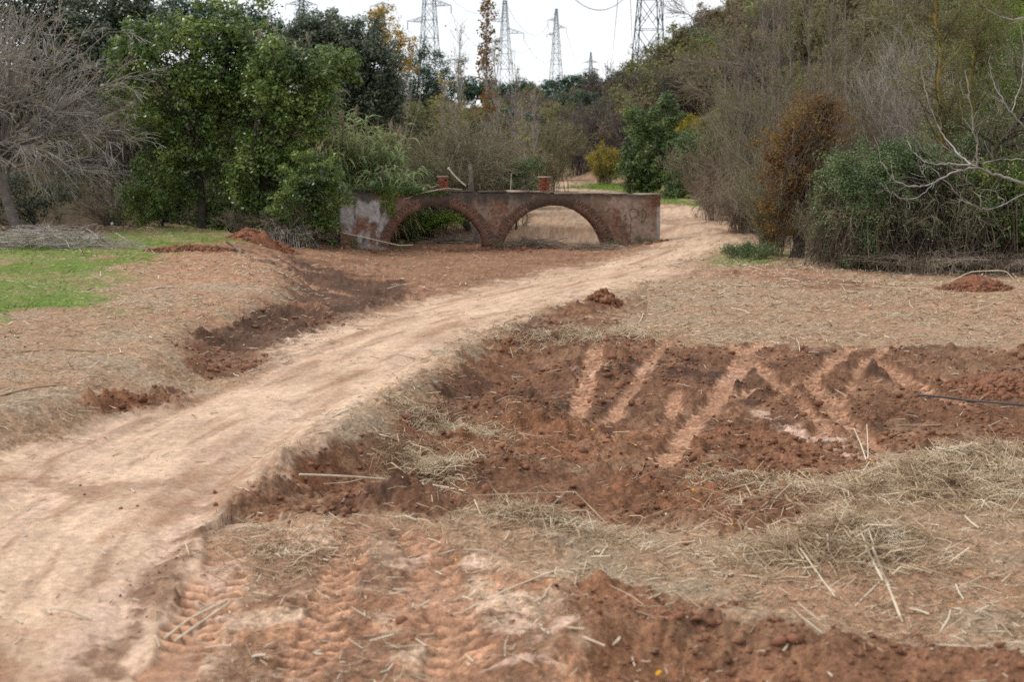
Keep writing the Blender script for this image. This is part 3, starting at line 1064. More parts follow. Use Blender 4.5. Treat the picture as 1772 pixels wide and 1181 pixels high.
def clump_points(rng, bl, n):
    wts = np.array([b[1][0] * b[1][2] * b[2] for b in bl])
    idx = rng.choice(len(bl), n, p=wts / wts.sum())
    C = np.array([b[0] for b in bl])[idx]
    R = np.array([b[1] for b in bl])[idx]
    d = nrm(rng.normal(size=(n, 3)))
    r = rng.random(n) ** .33 * rng.uniform(.78, 1.22, n)
    return C + d * R * r[:, None], d


def bez(a, c, b, S):
    t = np.linspace(0, 1, S)[None, :, None]
    return (1 - t) ** 2 * a[:, None] + 2 * t * (1 - t) * c[:, None] + t ** 2 * b[:, None]


def crown_tree(name, label, cat, px, Y, blobs, clumps, per, leaf, clr, mat, bark='barkdark', trunk=None, tr=.14, seed=1, limbs=26, twigs=0,
               group=None, ratio=.5, down=.2, base=None, extra=None, flatten=.8, foliage='foliage', twigmat=None, limb_r=.3):
    """leafy tree or shrub: trunk and limbs reach into an uneven crown of leaf clumps"""
    rng = np.random.default_rng(seed)
    per = int(per * .84)
    leaf = leaf * 1.08
    b = place(px, Y) if base is None else np.array(base)
    root = thing(name, label, cat, b, group)
    bl = blobs_world(blobs, Y)
    cc, dd = clump_points(rng, bl, clumps)
    gz = macro(cc[:, 0], cc[:, 1])
    cc[:, 2] = np.maximum(cc[:, 2], gz + .12)
    if trunk is None:
        cm = cc.mean(0)
        trunk = [b, b * .5 + cm * .5]
        trunk[1] = np.array([b[0] * .6 + cm[0] * .4, b[1] * .6 + cm[1] * .4, b[2] * .45 + cm[2] * .55])
    else:
        trunk = [b] + [at(x, y, Y + (d_[0] if d_ else 0)) for x, y, *d_ in trunk]
    T = np.array(trunk)
    tt = np.linspace(0, len(T) - 1, 4 * len(T))
    Tp = np.stack([np.interp(tt, np.arange(len(T)), T[:, j]) for j in range(3)], -1)
    Tp[1:-1, :2] += rng.normal(0, tr * .25, (len(Tp) - 2, 2))
    rad = tr * np.linspace(1.15, .45, len(Tp))
    rad[0] *= 1.25
    V, Q = tubes(Tp[None] - b, rad[None], 8)
    obj('trunk', mesh_np('trunk', V, Q, M[bark], True), root)
    # limbs to clump centres
    k = rng.choice(clumps, min(limbs, clumps), replace=False)
    e = cc[k]
    s0 = Tp[rng.integers(len(Tp) // 3, len(Tp), len(k))]
    mid = (s0 + e) / 2 + rng.normal(0, .18, e.shape) * np.linalg.norm(e - s0, axis=1, keepdims=True)
    mid[:, 2] += .05
    LP = bez(s0, mid, e, 8)
    LR = (tr * limb_r * rng.uniform(.5, 1.1, len(k)))[:, None] * np.linspace(1, .18, 8)[None]
    parts = [tubes(LP - b, LR, 4)]
    if twigs:
        TP, TR = grow(rng, LP, LR, twigs, .3, 1, .7, .9, 3, .5, .1, .2)
        parts.append(tubes(TP - b, np.maximum(TR, .004), 3))
    V, Fq = join(parts)
    obj('limbs', mesh_np('limbs', V, Fq, M[twigmat or bark]), root)
    # leaves
    sz = clr * rng.uniform(.6, 1.3, clumps)
    ii = np.repeat(np.arange(clumps), per)
    dr_ = nrm(rng.normal(size=(len(ii), 3)))
    off = dr_ * (rng.random(len(ii)) ** .45)[:, None] * 1.45 * sz[ii, None] * np.array([1, 1, flatten])
    P = cc[ii] + off
    gz = macro(P[:, 0], P[:, 1])
    ok = P[:, 2] > gz + .02
    P = P[ok]
    V, Q = leafquads(rng, P - b, leaf, leaf * ratio, down=down, nor=(dr_ + np.array([0, 0, .55]))[ok])
    obj(foliage, mesh_np(foliage, V, Q, M[mat]), root, kind='stuff')
    if extra:
        extra(root, b, rng, cc, LP, LR)
    return root


def twig_shrub(name, label, cat, px, Y, h, spread, stems, lv, mat, seed, group=None, r0=.03, up=.4, wig=.12, leafn=0, leafmat_=None, leaf=.06, ang=.5,
               base=None, droop=0, bark=None, lean=(0, 0), twl=.22, basew=.25):
    """multi-stemmed bare or thinly leaved shrub grown level by level"""
    rng = np.random.default_rng(seed)
    b = place(px, Y) if base is None else np.array(base)
    root = thing(name, label, cat, b, group)
    n = stems
    az = rng.random(n) * 2 * np.pi
    rad = rng.random(n) ** .5 * spread
    tip = np.stack([np.cos(az) * rad + lean[0], np.sin(az) * rad + lean[1], h * rng.uniform(.7, 1.0, n) * (1 - .35 * (rad / (spread + 1e-6)) ** 2)], -1)
    st0 = np.stack([np.cos(az), np.sin(az), 0 * az], -1) * (rng.random(n) * basew)[:, None]
    mid = st0 * .5 + tip * .5
    mid[:, :2] *= .55
    mid[:, 2] += h * (.08 + .28 * droop)
    if droop:
        tip[:, 2] *= (1 - droop * .6 * rng.random(n))
    P = bez(st0, mid, tip, 9)
    P[:, 1:-1] += rng.normal(0, .03 * h * wig * 2, P[:, 1:-1].shape)
    R = (r0 * rng.uniform(.5, 1.1, n))[:, None] * np.linspace(1, .2, 9)[None]
    V, Q = tubes(P, R, 5)
    obj('stems', mesh_np('stems', V, Q, M[bark or mat]), root)
    parts = []
    p, r = P, R
    L = h * twl * 1.6
    for i, c in enumerate(lv):
        c = int(c * (.6 if i == 0 else .31))
        p, r = grow(rng, p, r, c, .04, 1, ang, L * (1.12 if i else 1), 4 if i == 0 else 3, .62, up - droop, wig * 1.2)
        r = np.maximum(r, .0040 * Y / 35)
        p[..., 2] = np.maximum(p[..., 2], .02)
        parts.append(tubes(p, r, 3))
        L *= .6
    V, Fq = join(parts)
    obj('twigs', mesh_np('twigs', V, Fq, M[mat]), root, kind='stuff')
    if leafn:
        q = p[rng.integers(0, len(p), leafn), rng.integers(1, p.shape[1], leafn)] + rng.normal(0, .07, (leafn, 3))
        V, Q = leafquads(rng, q, leaf, leaf * .55, down=.3)
        obj('foliage', mesh_np('foliage', V, Q, M[leafmat_]), root, kind='stuff')
    return root


def reed_clump(name, label, px, Y, n, h, spread, seed, group=None, lean=(0, 0), plumes=0, mat='reedleaf', base=None, lw=.085, leaves=14, z0=0, lf=1.0):
    rng = np.random.default_rng(seed)
    b = place(px, Y) if base is None else np.array(base)
    b[2] += z0
    root = thing(name, label, 'reeds', b, group)
    az = rng.random(n) * 2 * np.pi
    rad = rng.random(n) ** .6 * spread * .4
    s0 = np.stack([np.cos(az) * rad, np.sin(az) * rad, 0 * az], -1)
    hh = h * rng.uniform(.6, 1.0, n)
    tip = s0 * 1.0 + np.stack([np.cos(az) * spread * rng.random(n) * .8 + lean[0], np.sin(az) * spread * rng.random(n) * .8 + lean[1], hh], -1)
    mid = s0 * .6 + tip * .4
    mid[:, 2] += h * .15
    P = bez(s0, mid, tip, 8)
    R = np.full((n, 1), .011) * np.linspace(1, .4, 8)[None]
    V, Q = tubes(P, R * Y / 35, 4)
    obj('stems', mesh_np('stems', V, Q, M['reeddry']), root, kind='stuff')
    m = n * leaves
    i = np.repeat(np.arange(n), leaves)
    t = rng.uniform(.2, 1, m)
    ft = t * 7
    k = np.minimum(ft.astype(int), 6)
    fr = (ft - k)[:, None]
    p = P[i, k] * (1 - fr) + P[i, k + 1] * fr
    a2 = rng.random(m) * 2 * np.pi
    D = np.stack([np.cos(a2), np.sin(a2), np.full(m, .9)], -1) + nrm(P[i, k + 1] - P[i, k]) * .5
    V, Q = ribbons(rng, p, D, rng.uniform(.5, 1.15, m) * lf, np.full(m, lw) * rng.uniform(.6, 1.2, m), 4, 2.2)
    me = mesh_np('foliage', V, Q, M[mat])
    me.materials.append(M['reeddry'])
    dry = np.repeat(t < rng.uniform(.25, .6, m), 4)
    me.polygons.foreach_set('material_index', dry.astype(np.int32))
    obj('foliage', me, root, kind='stuff')
    for j in range(plumes):
        e = P[j, -1]
        d = nrm(P[j, -1] - P[j, -3])
        q = e + d * rng.uniform(0, .55, 260)[:, None]
        tt = ((q - e) @ d) / .55
        q = q + rng.normal(size=q.shape) * (.035 * np.sin(np.clip(tt, .05, .95) * np.pi))[:, None]
        V, Q = leafquads(rng, q, .12, .02, dirs=np.broadcast_to(d, q.shape) * 2)
        obj('plume', mesh_np('plume', V, Q, M['plume']), root)
    return root


# ---- left side
# leafless tree with dense drooping twigs at the left edge
def bare_tree():
    rng = np.random.default_rng(101)
    Y = 48
    b = place(25, Y)
    root = thing('bare_tree', 'leafless pale grey tree with a dense dome of drooping twigs at the left edge', 'tree', b)
    T = np.array([b, at(8, 340, Y), at(10, 300, Y), at(0, 262, Y)])
    tt = np.linspace(0, 3, 10)
    Tp = np.stack([np.interp(tt, np.arange(4), T[:, j]) for j in range(3)], -1)
    Tp[1:-1] += rng.normal(0, .02, (8, 3))
    V, Q = tubes(Tp[None] - b, (np.linspace(.19, .12, 10))[None], 10)
    obj('trunk', mesh_np('trunk', V, Q, M['barkgrey'], True), root)
    n = 52
    s = Tp[rng.integers(6, 10, n)]
    az = rng.uniform(0, 2 * np.pi, n)
    el = rng.uniform(-.15, 1.5, n)
    L = rng.uniform(3.0, 4.9, n) * (1 + .25 * np.clip(np.sin(el), 0, 1))
    d = np.stack([np.cos(az) * np.cos(el), np.sin(az) * np.cos(el), np.sin(el)], -1)
    e = s + d * L[:, None]
    e[:, 2] = np.where(el < .4, e[:, 2] - .2, e[:, 2])
    mid = (s + e) / 2 + np.stack([0 * el, 0 * el, .8 * np.cos(el)], -1)
    P = bez(s, mid, e, 9)
    R = rng.uniform(.035, .075, n)[:, None] * np.linspace(1, .25, 9)[None]
    V, Q = tubes(P - b, R, 6)
    obj('limbs', mesh_np('limbs', V, Q, M['barkgrey']), root)
    p1, r1 = grow(rng, P, R, 600, .25, 1, .6, 1.9, 6, .5, -.15, .10)
    p2, r2 = grow(rng, p1, r1, 3000, .15, 1, .5, 1.15, 4, .6, -.35, .10)
    p3, r3 = grow(rng, p2, r2, 5200, .1, 1, .45, .6, 3, .7, -.3, .10)
    V, Fq = join([tubes(p1 - b, np.maximum(r1, .008), 4), tubes(p2 - b, np.maximum(r2, .0075), 3), tubes(p3 - b, np.maximum(r3, .0055), 3)])
    obj('twigs', mesh_np('twigs', V, Fq, M['twiggrey']), root, kind='stuff')
    q = p3[rng.integers(0, 5200, 900), 3] + rng.normal(0, .04, (900, 3))
    V, Q = leafquads(rng, q - b, .09, .05)
    obj('foliage', mesh_np('foliage', V, Q, M['leafgold']), root, kind='stuff', label='few last yellow-green leaves')


bare_tree()

crown_tree('evergreen_tree', 'dark evergreen tree rising behind the bare grey tree, cut by the top edge', 'tree', 170, 62,
           [(150, 60, 110, 90), (215, 20, 70, 70), (110, 140, 90, 70), (40, 60, 110, 110), (200, 130, 60, 70)], 620, 90, .19, .40, 'leafdark', seed=102, tr=.25)

crown_tree('broadleaf_tree', 'large glossy green tree with a crooked dark trunk left of the bridge', 'tree', 345, 50,
           [(300, 100, 110, 75), (370, 50, 70, 60), (250, 170, 70, 90), (330, 210, 95, 90), (400, 150, 75, 90), (290, 300, 65, 75), (240, 95, 55, 55), (430, 100, 50, 60), (440, 20, 45, 35, 0, .3), (300, 40, 40, 30, 0, .4),
            (370, 310, 50, 60, 1, .7), (330, 370, 60, 25, 1, .7), (425, 170, 50, 60, 1), (415, 240, 50, 60, 1)],
           600, 70, .15, .27, 'leafgreen', trunk=[(350, 345), (340, 300), (352, 250), (345, 215), (350, 175), (395, 110), (400, 40)], tr=.15, seed=103, limbs=70, twigs=500)

crown_tree('broadleaf_tree', 'bright green leafy tree leaning right over the left end of the bridge', 'tree', 470, 48.5,
           [(480, 150, 70, 65), (560, 120, 62, 42), (600, 115, 28, 24), (500, 230, 62, 70), (450, 290, 62, 70), (545, 180, 42, 50), (470, 90, 45, 35, 0, .6), (520, 300, 60, 45, .5), (430, 350, 40, 55, 0, .7), (480, 360, 60, 40, 0, .8)],
           460, 76, .14, .24, 'leafgreen', trunk=[(455, 330), (440, 260), (445, 200), (480, 150)], tr=.12, seed=104, limbs=60, twigs=300)

crown_tree('leafy_shrub', 'bright green shrub hanging over the whitewashed end of the bridge', 'shrub', 545, 46.8,
           [(545, 300, 55, 40), (560, 345, 45, 45), (520, 360, 60, 50), (500, 400, 40, 25), (560, 395, 30, 28)],
           230, 64, .11, .18, 'leafgreen', tr=.05, seed=105, limbs=40, twigs=260, twigmat='twigolive')
crown_tree('leafy_shrub', 'small bright spray of leaves above the drooping reeds left of the bridge', 'shrub', 590, 52,
           [(590, 110, 35, 22), (565, 140, 30, 25), (540, 170, 30, 25)], 60, 55, .09, .2, 'leafbright', tr=.05, seed=1051, limbs=20, base=None)
crown_tree('leafy_shrub', 'dark green undergrowth in deep shade under the crooked trunk', 'shrub', 270, 51.5,
           [(270, 330, 50, 60), (230, 370, 40, 30), (400, 375, 50, 35), (320, 340, 60, 50)], 170, 60, .09, .25, 'leafgreen', tr=.05, seed=106)
crown_tree('leafy_shrub', 'dark shaded bush behind the bare tree trunk at the left edge', 'shrub', 60, 51.5,
           [(60, 340, 60, 55), (0, 330, 60, 60), (120, 320, 50, 40), (-60, 330, 60, 70)], 170, 60, .1, .25, 'leafdark', tr=.05, seed=107)
twig_shrub('dry_bush', 'tangle of dry grey-brown stems between green tree and bridge end', 'bush', 500, 47.2, 1.7, 1.2, 60, [500, 1400], 'twigbrown', 108, leafn=900, leafmat_='leafbrown', droop=.5, r0=.012)
twig_shrub('dry_bush', 'reddish dry stems under the crooked green tree', 'bush', 415, 48.2, 1.3, 1.0, 50, [300, 800], 'twigbrown', 109, droop=.3, r0=.012, leafn=500, leafmat_='leafbrown')
twig_shrub('dry_bush', 'brown leafless scrub at the foot of the slope behind the green tree', 'bush', 190, 52, 2.0, 2.2, 70, [600, 1600], 'twigbrown', 110, droop=.4, r0=.012)

crown_tree('holm_oak', 'dense dark grey-green holm oak on the slope behind the reeds', 'tree', 610, 84,
           [(590, 80, 85, 62), (640, 130, 62, 75), (560, 60, 55, 40), (660, 180, 40, 60), (610, 170, 60, 65), (525, 80, 40, 50), (560, 140, 60, 60)], 620, 84, .21, .40, 'leafdark', tr=.3, seed=111)
crown_tree('poplar_tree', 'poplar with bright yellow autumn leaves behind the holm oak', 'tree', 690, 92,
           [(665, 45, 30, 32), (690, 85, 30, 32), (650, 25, 14, 14), (705, 110, 22, 18)], 90, 42, .17, .34, 'leafyellow', tr=.12, seed=112, limbs=40, twigmat='twiggrey')
crown_tree('pine_tree', 'slender dark pine poking up left of the holm oak', 'tree', 528, 100,
           [(528, 50, 16, 50), (520, 95, 35, 50), (505, 110, 30, 40)], 150, 60, .16, .45, 'leafpine', tr=.2, seed=113)
crown_tree('pine_tree', 'round-topped pine half hidden behind the left pylon legs', 'tree', 735, 130,
           [(725, 85, 20, 20), (745, 130, 45, 38), (715, 150, 35, 60), (780, 150, 30, 30), (800, 100, 8, 14)], 190, 60, .2, .5, 'leafpine', tr=.25, seed=114)
crown_tree('pine_tree', 'tall blue-green pine on the left skyline above the green tree', 'tree', 400, 92,
           [(360, 40, 90, 40), (450, 60, 60, 50), (300, 30, 60, 40), (480, 110, 50, 50)], 300, 66, .22, .5, 'leafpine', tr=.25, seed=115)

reed_clump('giant_reed', 'tall giant reeds with arching grey-green leaves left of the bare bridge tree', 645, 54, 110, 4.4, 1.5, 120, plumes=3, lean=(.3, 0))
reed_clump('giant_reed', 'drooping clump of green reeds hanging toward the bridge parapet', 665, 51.5, 80, 3.0, 1.2, 121, plumes=2, lean=(.5, -.5))
reed_clump('giant_reed', 'yellowish reed clump with plumes rising beside the leaning green tree', 590, 53, 90, 4.9, 1.1, 122, plumes=4)
reed_clump('giant_reed', 'reeds with a row of pale feathery plumes left of the holm oak', 555, 70, 60, 6.3, 1.3, 123, plumes=9, z0=1.2)
reed_clump('giant_reed', 'reeds with tan plumes on the skyline above the green tree', 465, 66, 50, 6.5, 1.6, 124, plumes=9, z0=1.5)
reed_clump('giant_reed', 'short yellow-green reeds spilling over the left parapet', 610, 50.5, 55, 2.3, 1.0, 125, mat='reedleaf')

twig_shrub('bare_shrub_tree', 'grey-olive spreading tree with a stout bent trunk behind the parapet', 'tree', 812, 54.8, 4.3, 2.4, 40, [900, 4200, 8000], 'twigolive', 130, r0=.06, up=.1, wig=.22, leafn=8000,
           leafmat_='leafolive', leaf=.065, ang=.8, bark='barkgrey', basew=.12, twl=.3)
BST = COL.objects['bare_shrub_tree'] if 'bare_shrub_tree' in COL.objects else None
o = twig_shrub('bare_shrub_tree', 'olive-grey bush left of the stout bent trunk behind the parapet', 'tree', 725, 54, 2.4, 1.4, 30, [500, 2600, 4200], 'twigolive', 131, r0=.03, up=.1, wig=.22, leafn=4500,
               leafmat_='leafolive', leaf=.065, ang=.8, basew=.2, twl=.3)
crown_tree('leafy_shrub', 'round dark green bush behind the middle of the bridge', 'shrub', 893, 55,
           [(885, 295, 32, 24), (915, 288, 28, 20), (890, 320, 40, 18)], 150, 55, .07, .16, 'leafivy', tr=.04, seed=132, limbs=30)

# slender bare poplars behind the bridge
def poplar(label, px, Y, top, seed, leafn=0, lm='leafyellow', side=.25, mat='twiggrey', n1=60, group='bare poplars'):
    rng = np.random.default_rng(seed)
    b = place(px, Y)
    root = thing('bare_poplar', label, 'tree', b, group)
    tp = at(px + rng.uniform(-12, 12), top, Y)
    t = np.linspace(0, 1, 14)[:, None]
    P = b * (1 - t) + tp * t
    P[1:-1, :2] += np.cumsum(rng.normal(0, .03, (12, 2)), 0) * .6
    h = tp[2] - b[2]
    R = np.linspace(.045 + h * .004, .008, 14) * Y / 60
    V, Q = tubes(P[None] - b, R[None], 6)
    obj('trunk', mesh_np('trunk', V, Q, M['barkgrey'], True), root)
    p1, r1 = grow(rng, P[None], R[None], n1, .15, 1, side * 1.6, h * .22, 5, .5, .5, .06, shrink=.6)
    p2, r2 = grow(rng, p1, r1, n1 * 4, .2, 1, .5, h * .09, 3, .6, .3, .1)
    V, Fq = join([tubes(p1 - b, np.maximum(r1, .006 * Y / 60), 3), tubes(p2 - b, np.maximum(r2, .004 * Y / 60), 3)])
    obj('twigs', mesh_np('twigs', V, Fq, M[mat]), root, kind='stuff')
    if leafn:
        i = rng.integers(0, len(p2), leafn)
        i = i[p2[i, 3, 2] > b[2] + h * .45]
        q = p2[i, 3] + rng.normal(0, .08, (len(i), 3))
        V, Q = leafquads(rng, q - b, .15, .11)
        obj('foliage', mesh_np('foliage', V, Q, M[lm]), root, kind='stuff')
    return root


poplar('slender poplar still holding brown leaves, tallest between the two left pylons', 840, 75, 35, 140, 1500, 'leafrust', .2)
poplar('thin bare poplar with a few yellow leaves left of the brown-leaved one', 790, 80, 55, 141, 90, 'leafyellow', .25)
poplar('bare grey poplar in front of the second pylon', 868, 72, 85, 142, 60, 'leafrust', .25)
poplar('bare grey poplar just right of the second pylon', 892, 74, 110, 143, 0)
poplar('low bare sapling at the right end of the poplar row', 918, 76, 150, 144, 0)
poplar('bare sapling left of the yellow-leaved poplar top', 765, 70, 150, 145, 120, 'leafgold')
poplar('thin leaning sapling behind the round green bush', 905, 66, 190, 146, 60, 'leafgold')

# scrub behind the bridge and along the valley floor
SH = [
    # px, Y, rx px, height px, kind, label
    (760, 62, 70, 110, 'brown', 'rusty brown thicket behind the stout bent trunk'),
    (840, 64, 75, 130, 'mauve', 'grey-brown bare thicket behind the bridge centre'),
    (900, 70, 60, 110, 'brown', 'ochre-brown thicket behind the round green bush'),
    (700, 68, 60, 120, 'olive', 'olive thicket behind the drooping reeds'),
    (950, 92, 60, 130, 'olive', 'olive-grey brush left of the far bend of the path'),
    (1000, 128, 55, 110, 'mauve', 'dark leafless brush closing the end of the path'),
    (1040, 124, 55, 130, 'mauve', 'dark mauve bramble above the yellow bush'),
    (930, 118, 60, 100, 'olive', 'grey-green brush on the left of the valley floor'),
    (880, 100, 70, 110, 'brown', 'brown brush in the gap above the bridge'),
    (1085, 112, 50, 120, 'mauve', 'dark bramble behind the tall dark shrub'),
]


def scrub(px, Y, rx, hp, kind, label, seed, group=None, n=26, base=None):
    k = Y / F
    r, h = rx * k, hp * k
    lm, tm = {'brown': ('leafbrown', 'twigbrown'), 'mauve': ('leafbrown', 'twigmauve'), 'olive': ('leafolive', 'twigolive'), 'green': ('leafdark', 'twigolive')}[kind]
    ln = {'brown': 6500, 'mauve': 900, 'olive': 6500, 'green': 9000}[kind]
    return twig_shrub('scrub_bush', label, 'bush', px, Y, h, r, 40, [500, 2200, 3200], tm, seed, group, r0=.02 * h / 3, up=.35, wig=.16, leafn=ln, leafmat_=lm, leaf=.10 * max(1, Y / 80), ang=.55,
                      basew=r * .7, twl=.2, base=base)


for j, (px, Y, rx, hp, kind, lab) in enumerate(SH):
    scrub(px, Y, rx, hp, kind, lab, 200 + j)

crown_tree('evergreen_shrub', 'tall dark green shrub beside the yellow bush', 'shrub', 1130, 88,
           [(1130, 275, 56, 58), (1110, 215, 28, 45), (1150, 200, 26, 40), (1100, 295, 34, 38), (1170, 270, 38, 60), (1092, 190, 12, 22), (1155, 170, 11, 18), (1130, 320, 52, 18)], 460, 66, .16, .26, 'leafevergreen', tr=.08, seed=151, limbs=40)
crown_tree('evergreen_shrub', 'lower dark green bush right of the tall dark shrub', 'shrub', 1182, 82,
           [(1180, 310, 36, 40), (1195, 260, 30, 35), (1210, 300, 25, 35), (1170, 340, 30, 20), (1200, 340, 30, 18)], 260, 60, .12, .25, 'leafevergreen', tr=.06, seed=152)
crown_tree('evergreen_shrub', 'olive and gold topped bush behind the lower dark green bush', 'shrub', 1200, 96,
           [(1195, 225, 28, 28), (1180, 210, 15, 15), (1225, 250, 30, 25)], 110, 55, .13, .28, 'leafgold', tr=.06, seed=153)
twig_shrub('yellow_bush', 'bright yellow autumn bush beside a thin stake on the far grass', 'bush', 1048, 107, 2.9, 1.35, 60, [500, 2000], 'twigolive', 154, leafn=7500, leafmat_='leafgold', leaf=.12, basew=.6, r0=.02)
crown_tree('pine_tree', 'small dark evergreen in the brush above the far path', 'tree', 1005, 150,
           [(1005, 172, 20, 16), (1030, 175, 10, 16)], 60, 50, .2, .35, 'leafpine', tr=.1, seed=155)

# far skyline pines
rs = np.random.default_rng(61)
first = None
for j, (px, py, rx, ry, Y) in enumerate([(905, 150, 22, 14, 280), (935, 158, 24, 16, 270), (965, 148, 26, 14, 285), (990, 150, 26, 20, 260), (1015, 140, 22, 16, 290), (1040, 150, 20, 14, 300), (880, 160, 22, 16, 290), (950, 175, 24, 14, 240), (1070, 145, 22, 16, 250),
                                         (855, 150, 20, 16, 260), (820, 150, 22, 16, 240)]):
    names = ['on the far skyline beside the second pylon', 'on the skyline left of the third pylon', 'directly under the third pylon', 'right of the third pylon', 'at the foot of the smallest pylon', 'right of the smallest pylon',
             'behind the brown-leaved poplar', 'below the skyline pines left of the path end', 'left of the big right pylon', 'low behind the brown-leaved poplar top', 'behind the leftmost bare poplar']
    crown_tree('pine_tree', 'small green pine ' + names[j], 'tree', px, Y, [(px, py, rx, ry), (px - rx * .5, py + 10, rx * .8, ry), (px + rx * .5, py + 12, rx * .8, ry)], 60, 45, .5, .75, 'leafpine', tr=.3, seed=300 + j, limbs=10, group='pines on the far skyline')

# ---- right side
crown_tree('rusty_shrub', 'shrub with rust-orange leaves and a dark ivy-clad trunk', 'shrub', 1385, 41,
           [(1400, 230, 60, 50), (1350, 250, 45, 45), (1440, 200, 40, 35), (1380, 300, 60, 50), (1340, 320, 35, 45), (1420, 280, 45, 40), (1375, 370, 38, 45), (1330, 380, 25, 40), (1400, 180, 35, 25)],
           420, 42, .072, .2, 'leafrust', trunk=[(1388, 380), (1382, 320), (1375, 260)], tr=.17, seed=160, limbs=90, twigs=1600, twigmat='twigbrown')
twig_shrub('dry_bush', 'bare brown stems fanning up round the ivy-clad trunk', 'bush', 1345, 41.8, 3.0, 1.4, 60, [700, 2400], 'twigolive', 161, r0=.014, up=.5, leafn=2500, leafmat_='leafolive', leaf=.05, basew=.5)
twig_shrub('dry_bush', 'dome of bent mauve-brown twigs at the end of the pale track', 'bush', 1290, 52, 2.5, 2.1, 110, [900, 3000, 3500], 'twigbrown', 162, r0=.015, droop=.75, up=.1, basew=.6, leafn=300, leafmat_='leafrust')
twig_shrub('dry_bush', 'thin brown brush behind the dome of bent twigs', 'bush', 1240, 60, 3.4, 2.0, 70, [700, 2600, 3000], 'twigbrown', 163, r0=.015, up=.3, basew=.6, leafn=2500, leafmat_='leafolive')
twig_shrub('ground_bush', 'low green weeds where the track meets the rusty shrub', 'bush', 1300, 40.6, .5, .9, 50, [400, 900], 'twigolive', 164, r0=.008, leafn=5000, leafmat_='leafivy', leaf=.045, basew=.7)


def vine(label, px, Y, blobs, clumps, seed, mat='leafivy', hang=900, hw=1.5, stems=70, leafd=.062, per=74):
    def roots(root, b, rng, cc, LP, LR):
        n = hang
        i = rng.integers(0, len(cc), n)
        s = cc[i] + rng.normal(0, .12, (n, 3))
        e = s.copy()
        gz = macro(s[:, 0], s[:, 1])
        e[:, 2] = gz + rng.random(n) ** 2 * .8
        e[:, :2] += rng.normal(0, .6, (n, 2))
        m = (s + e) / 2 + rng.normal(0, .45, (n, 3))
        m[:, 2] = np.maximum(m[:, 2], gz)
        V, Q = tubes(bez(s, m, e, 5) - b, rng.uniform(.004, .012, n)[:, None] * np.linspace(.8, 1, 5)[None], 3)
        obj('hanging_stems', mesh_np('hanging_stems', V, Q, M['deadstem']), root, kind='stuff')
    return crown_tree('vine_thicket', label, 'thicket', px, Y, blobs, clumps, per, leafd, .17, mat, seed=seed, tr=.08, limbs=50, twigs=500, twigmat='twigbrown', extra=roots, ratio=.7, flatten=1.1)


crown_tree('leafy_shrub', 'shadowed green undergrowth between the two big green trees', 'shrub', 420, 50.5,
           [(400, 340, 50, 55), (450, 370, 40, 30), (380, 380, 50, 15), (500, 380, 60, 20), (250, 350, 50, 50)], 230, 62, .11, .2, 'leafgreen', tr=.05, seed=1061)
twig_shrub('dry_bush', 'pale dry stalks in front of the shadowed undergrowth', 'bush', 500, 46.6, 1.2, 1.3, 90, [300, 700], 'twiggrey', 1062, droop=.5, r0=.009, up=.2, basew=1.0)


vine('mound of small-leaved green creeper draped over hanging stems', 1500, 38,
     [(1500, 290, 70, 45), (1450, 330, 45, 60), (1530, 340, 50, 60, -.6), (1470, 400, 45, 55, 0, .5), (1560, 280, 50, 40), (1510, 400, 24, 60, -1, 1.2), (1475, 440, 22, 45, -.7, .5), (1440, 390, 25, 45, -.3, .4), (1490, 350, 40, 50, -.8, 1)], 720, 170, hang=600, leafd=.052)
vine('dark creeper thicket with a trailing pale-leaved vine, below the grey branches', 1620, 38,
     [(1610, 300, 60, 50), (1660, 340, 60, 60, .8, .8), (1600, 370, 45, 55, .8, .5), (1690, 280, 50, 50, .5)], 330, 171, hang=1700, leafd=.06)
vine('green creeper thicket running out of the right edge of the frame', 1760, 38,
     [(1735, 325, 65, 50, -1), (1790, 380, 80, 60, -1.2), (1730, 400, 50, 40, -.4, .5), (1850, 330, 90, 90), (1700, 430, 60, 30, .7, .5)], 500, 172, 'leafgreen', hang=800, leafd=.065)
twig_shrub('creeper_stems', 'bare arching stems looping over the top of the green creeper mound', 'stems', 1505, 37.6, 3.1, 1.7, 70, [500, 1500], 'twigbrown', 1731, r0=.012, droop=.75, up=.1, basew=.8, wig=.25, leafn=4200, leafmat_='leafivy', leaf=.05)
twig_shrub('creeper_stems', 'tangled arching stems over the dark creeper thicket below the grey branches', 'stems', 1650, 37.4, 3.0, 1.9, 80, [500, 1500], 'twigolive', 1732, r0=.012, droop=.75, up=.1, basew=.8, wig=.25, leafn=4200, leafmat_='leafivy', leaf=.05)
twig_shrub('dry_bush', 'sprawl of grey dead stems spilling from under the creeper onto the mulch', 'bush', 1600, 36.5, .9, 2.2, 160, [900, 1600], 'twigbrown', 173, r0=.012, droop=.6, up=0, basew=1.2, wig=.2)
twig_shrub('dry_bush', 'low tangle of dead stems along the right edge of the mulch', 'bush', 1730, 36.3, .8, 1.6, 110, [600, 1200], 'twigbrown', 174, r0=.012, droop=.6, up=0, basew=1.0, wig=.2)
twig_shrub('dry_bush', 'ochre dry stalks between rusty shrub and creeper mound', 'bush', 1430, 39.5, 1.9, .9, 90, [500, 1500], 'twigolive', 175, r0=.01, up=.4, basew=.5, leafn=2600, leafmat_='leafbrown', leaf=.04)


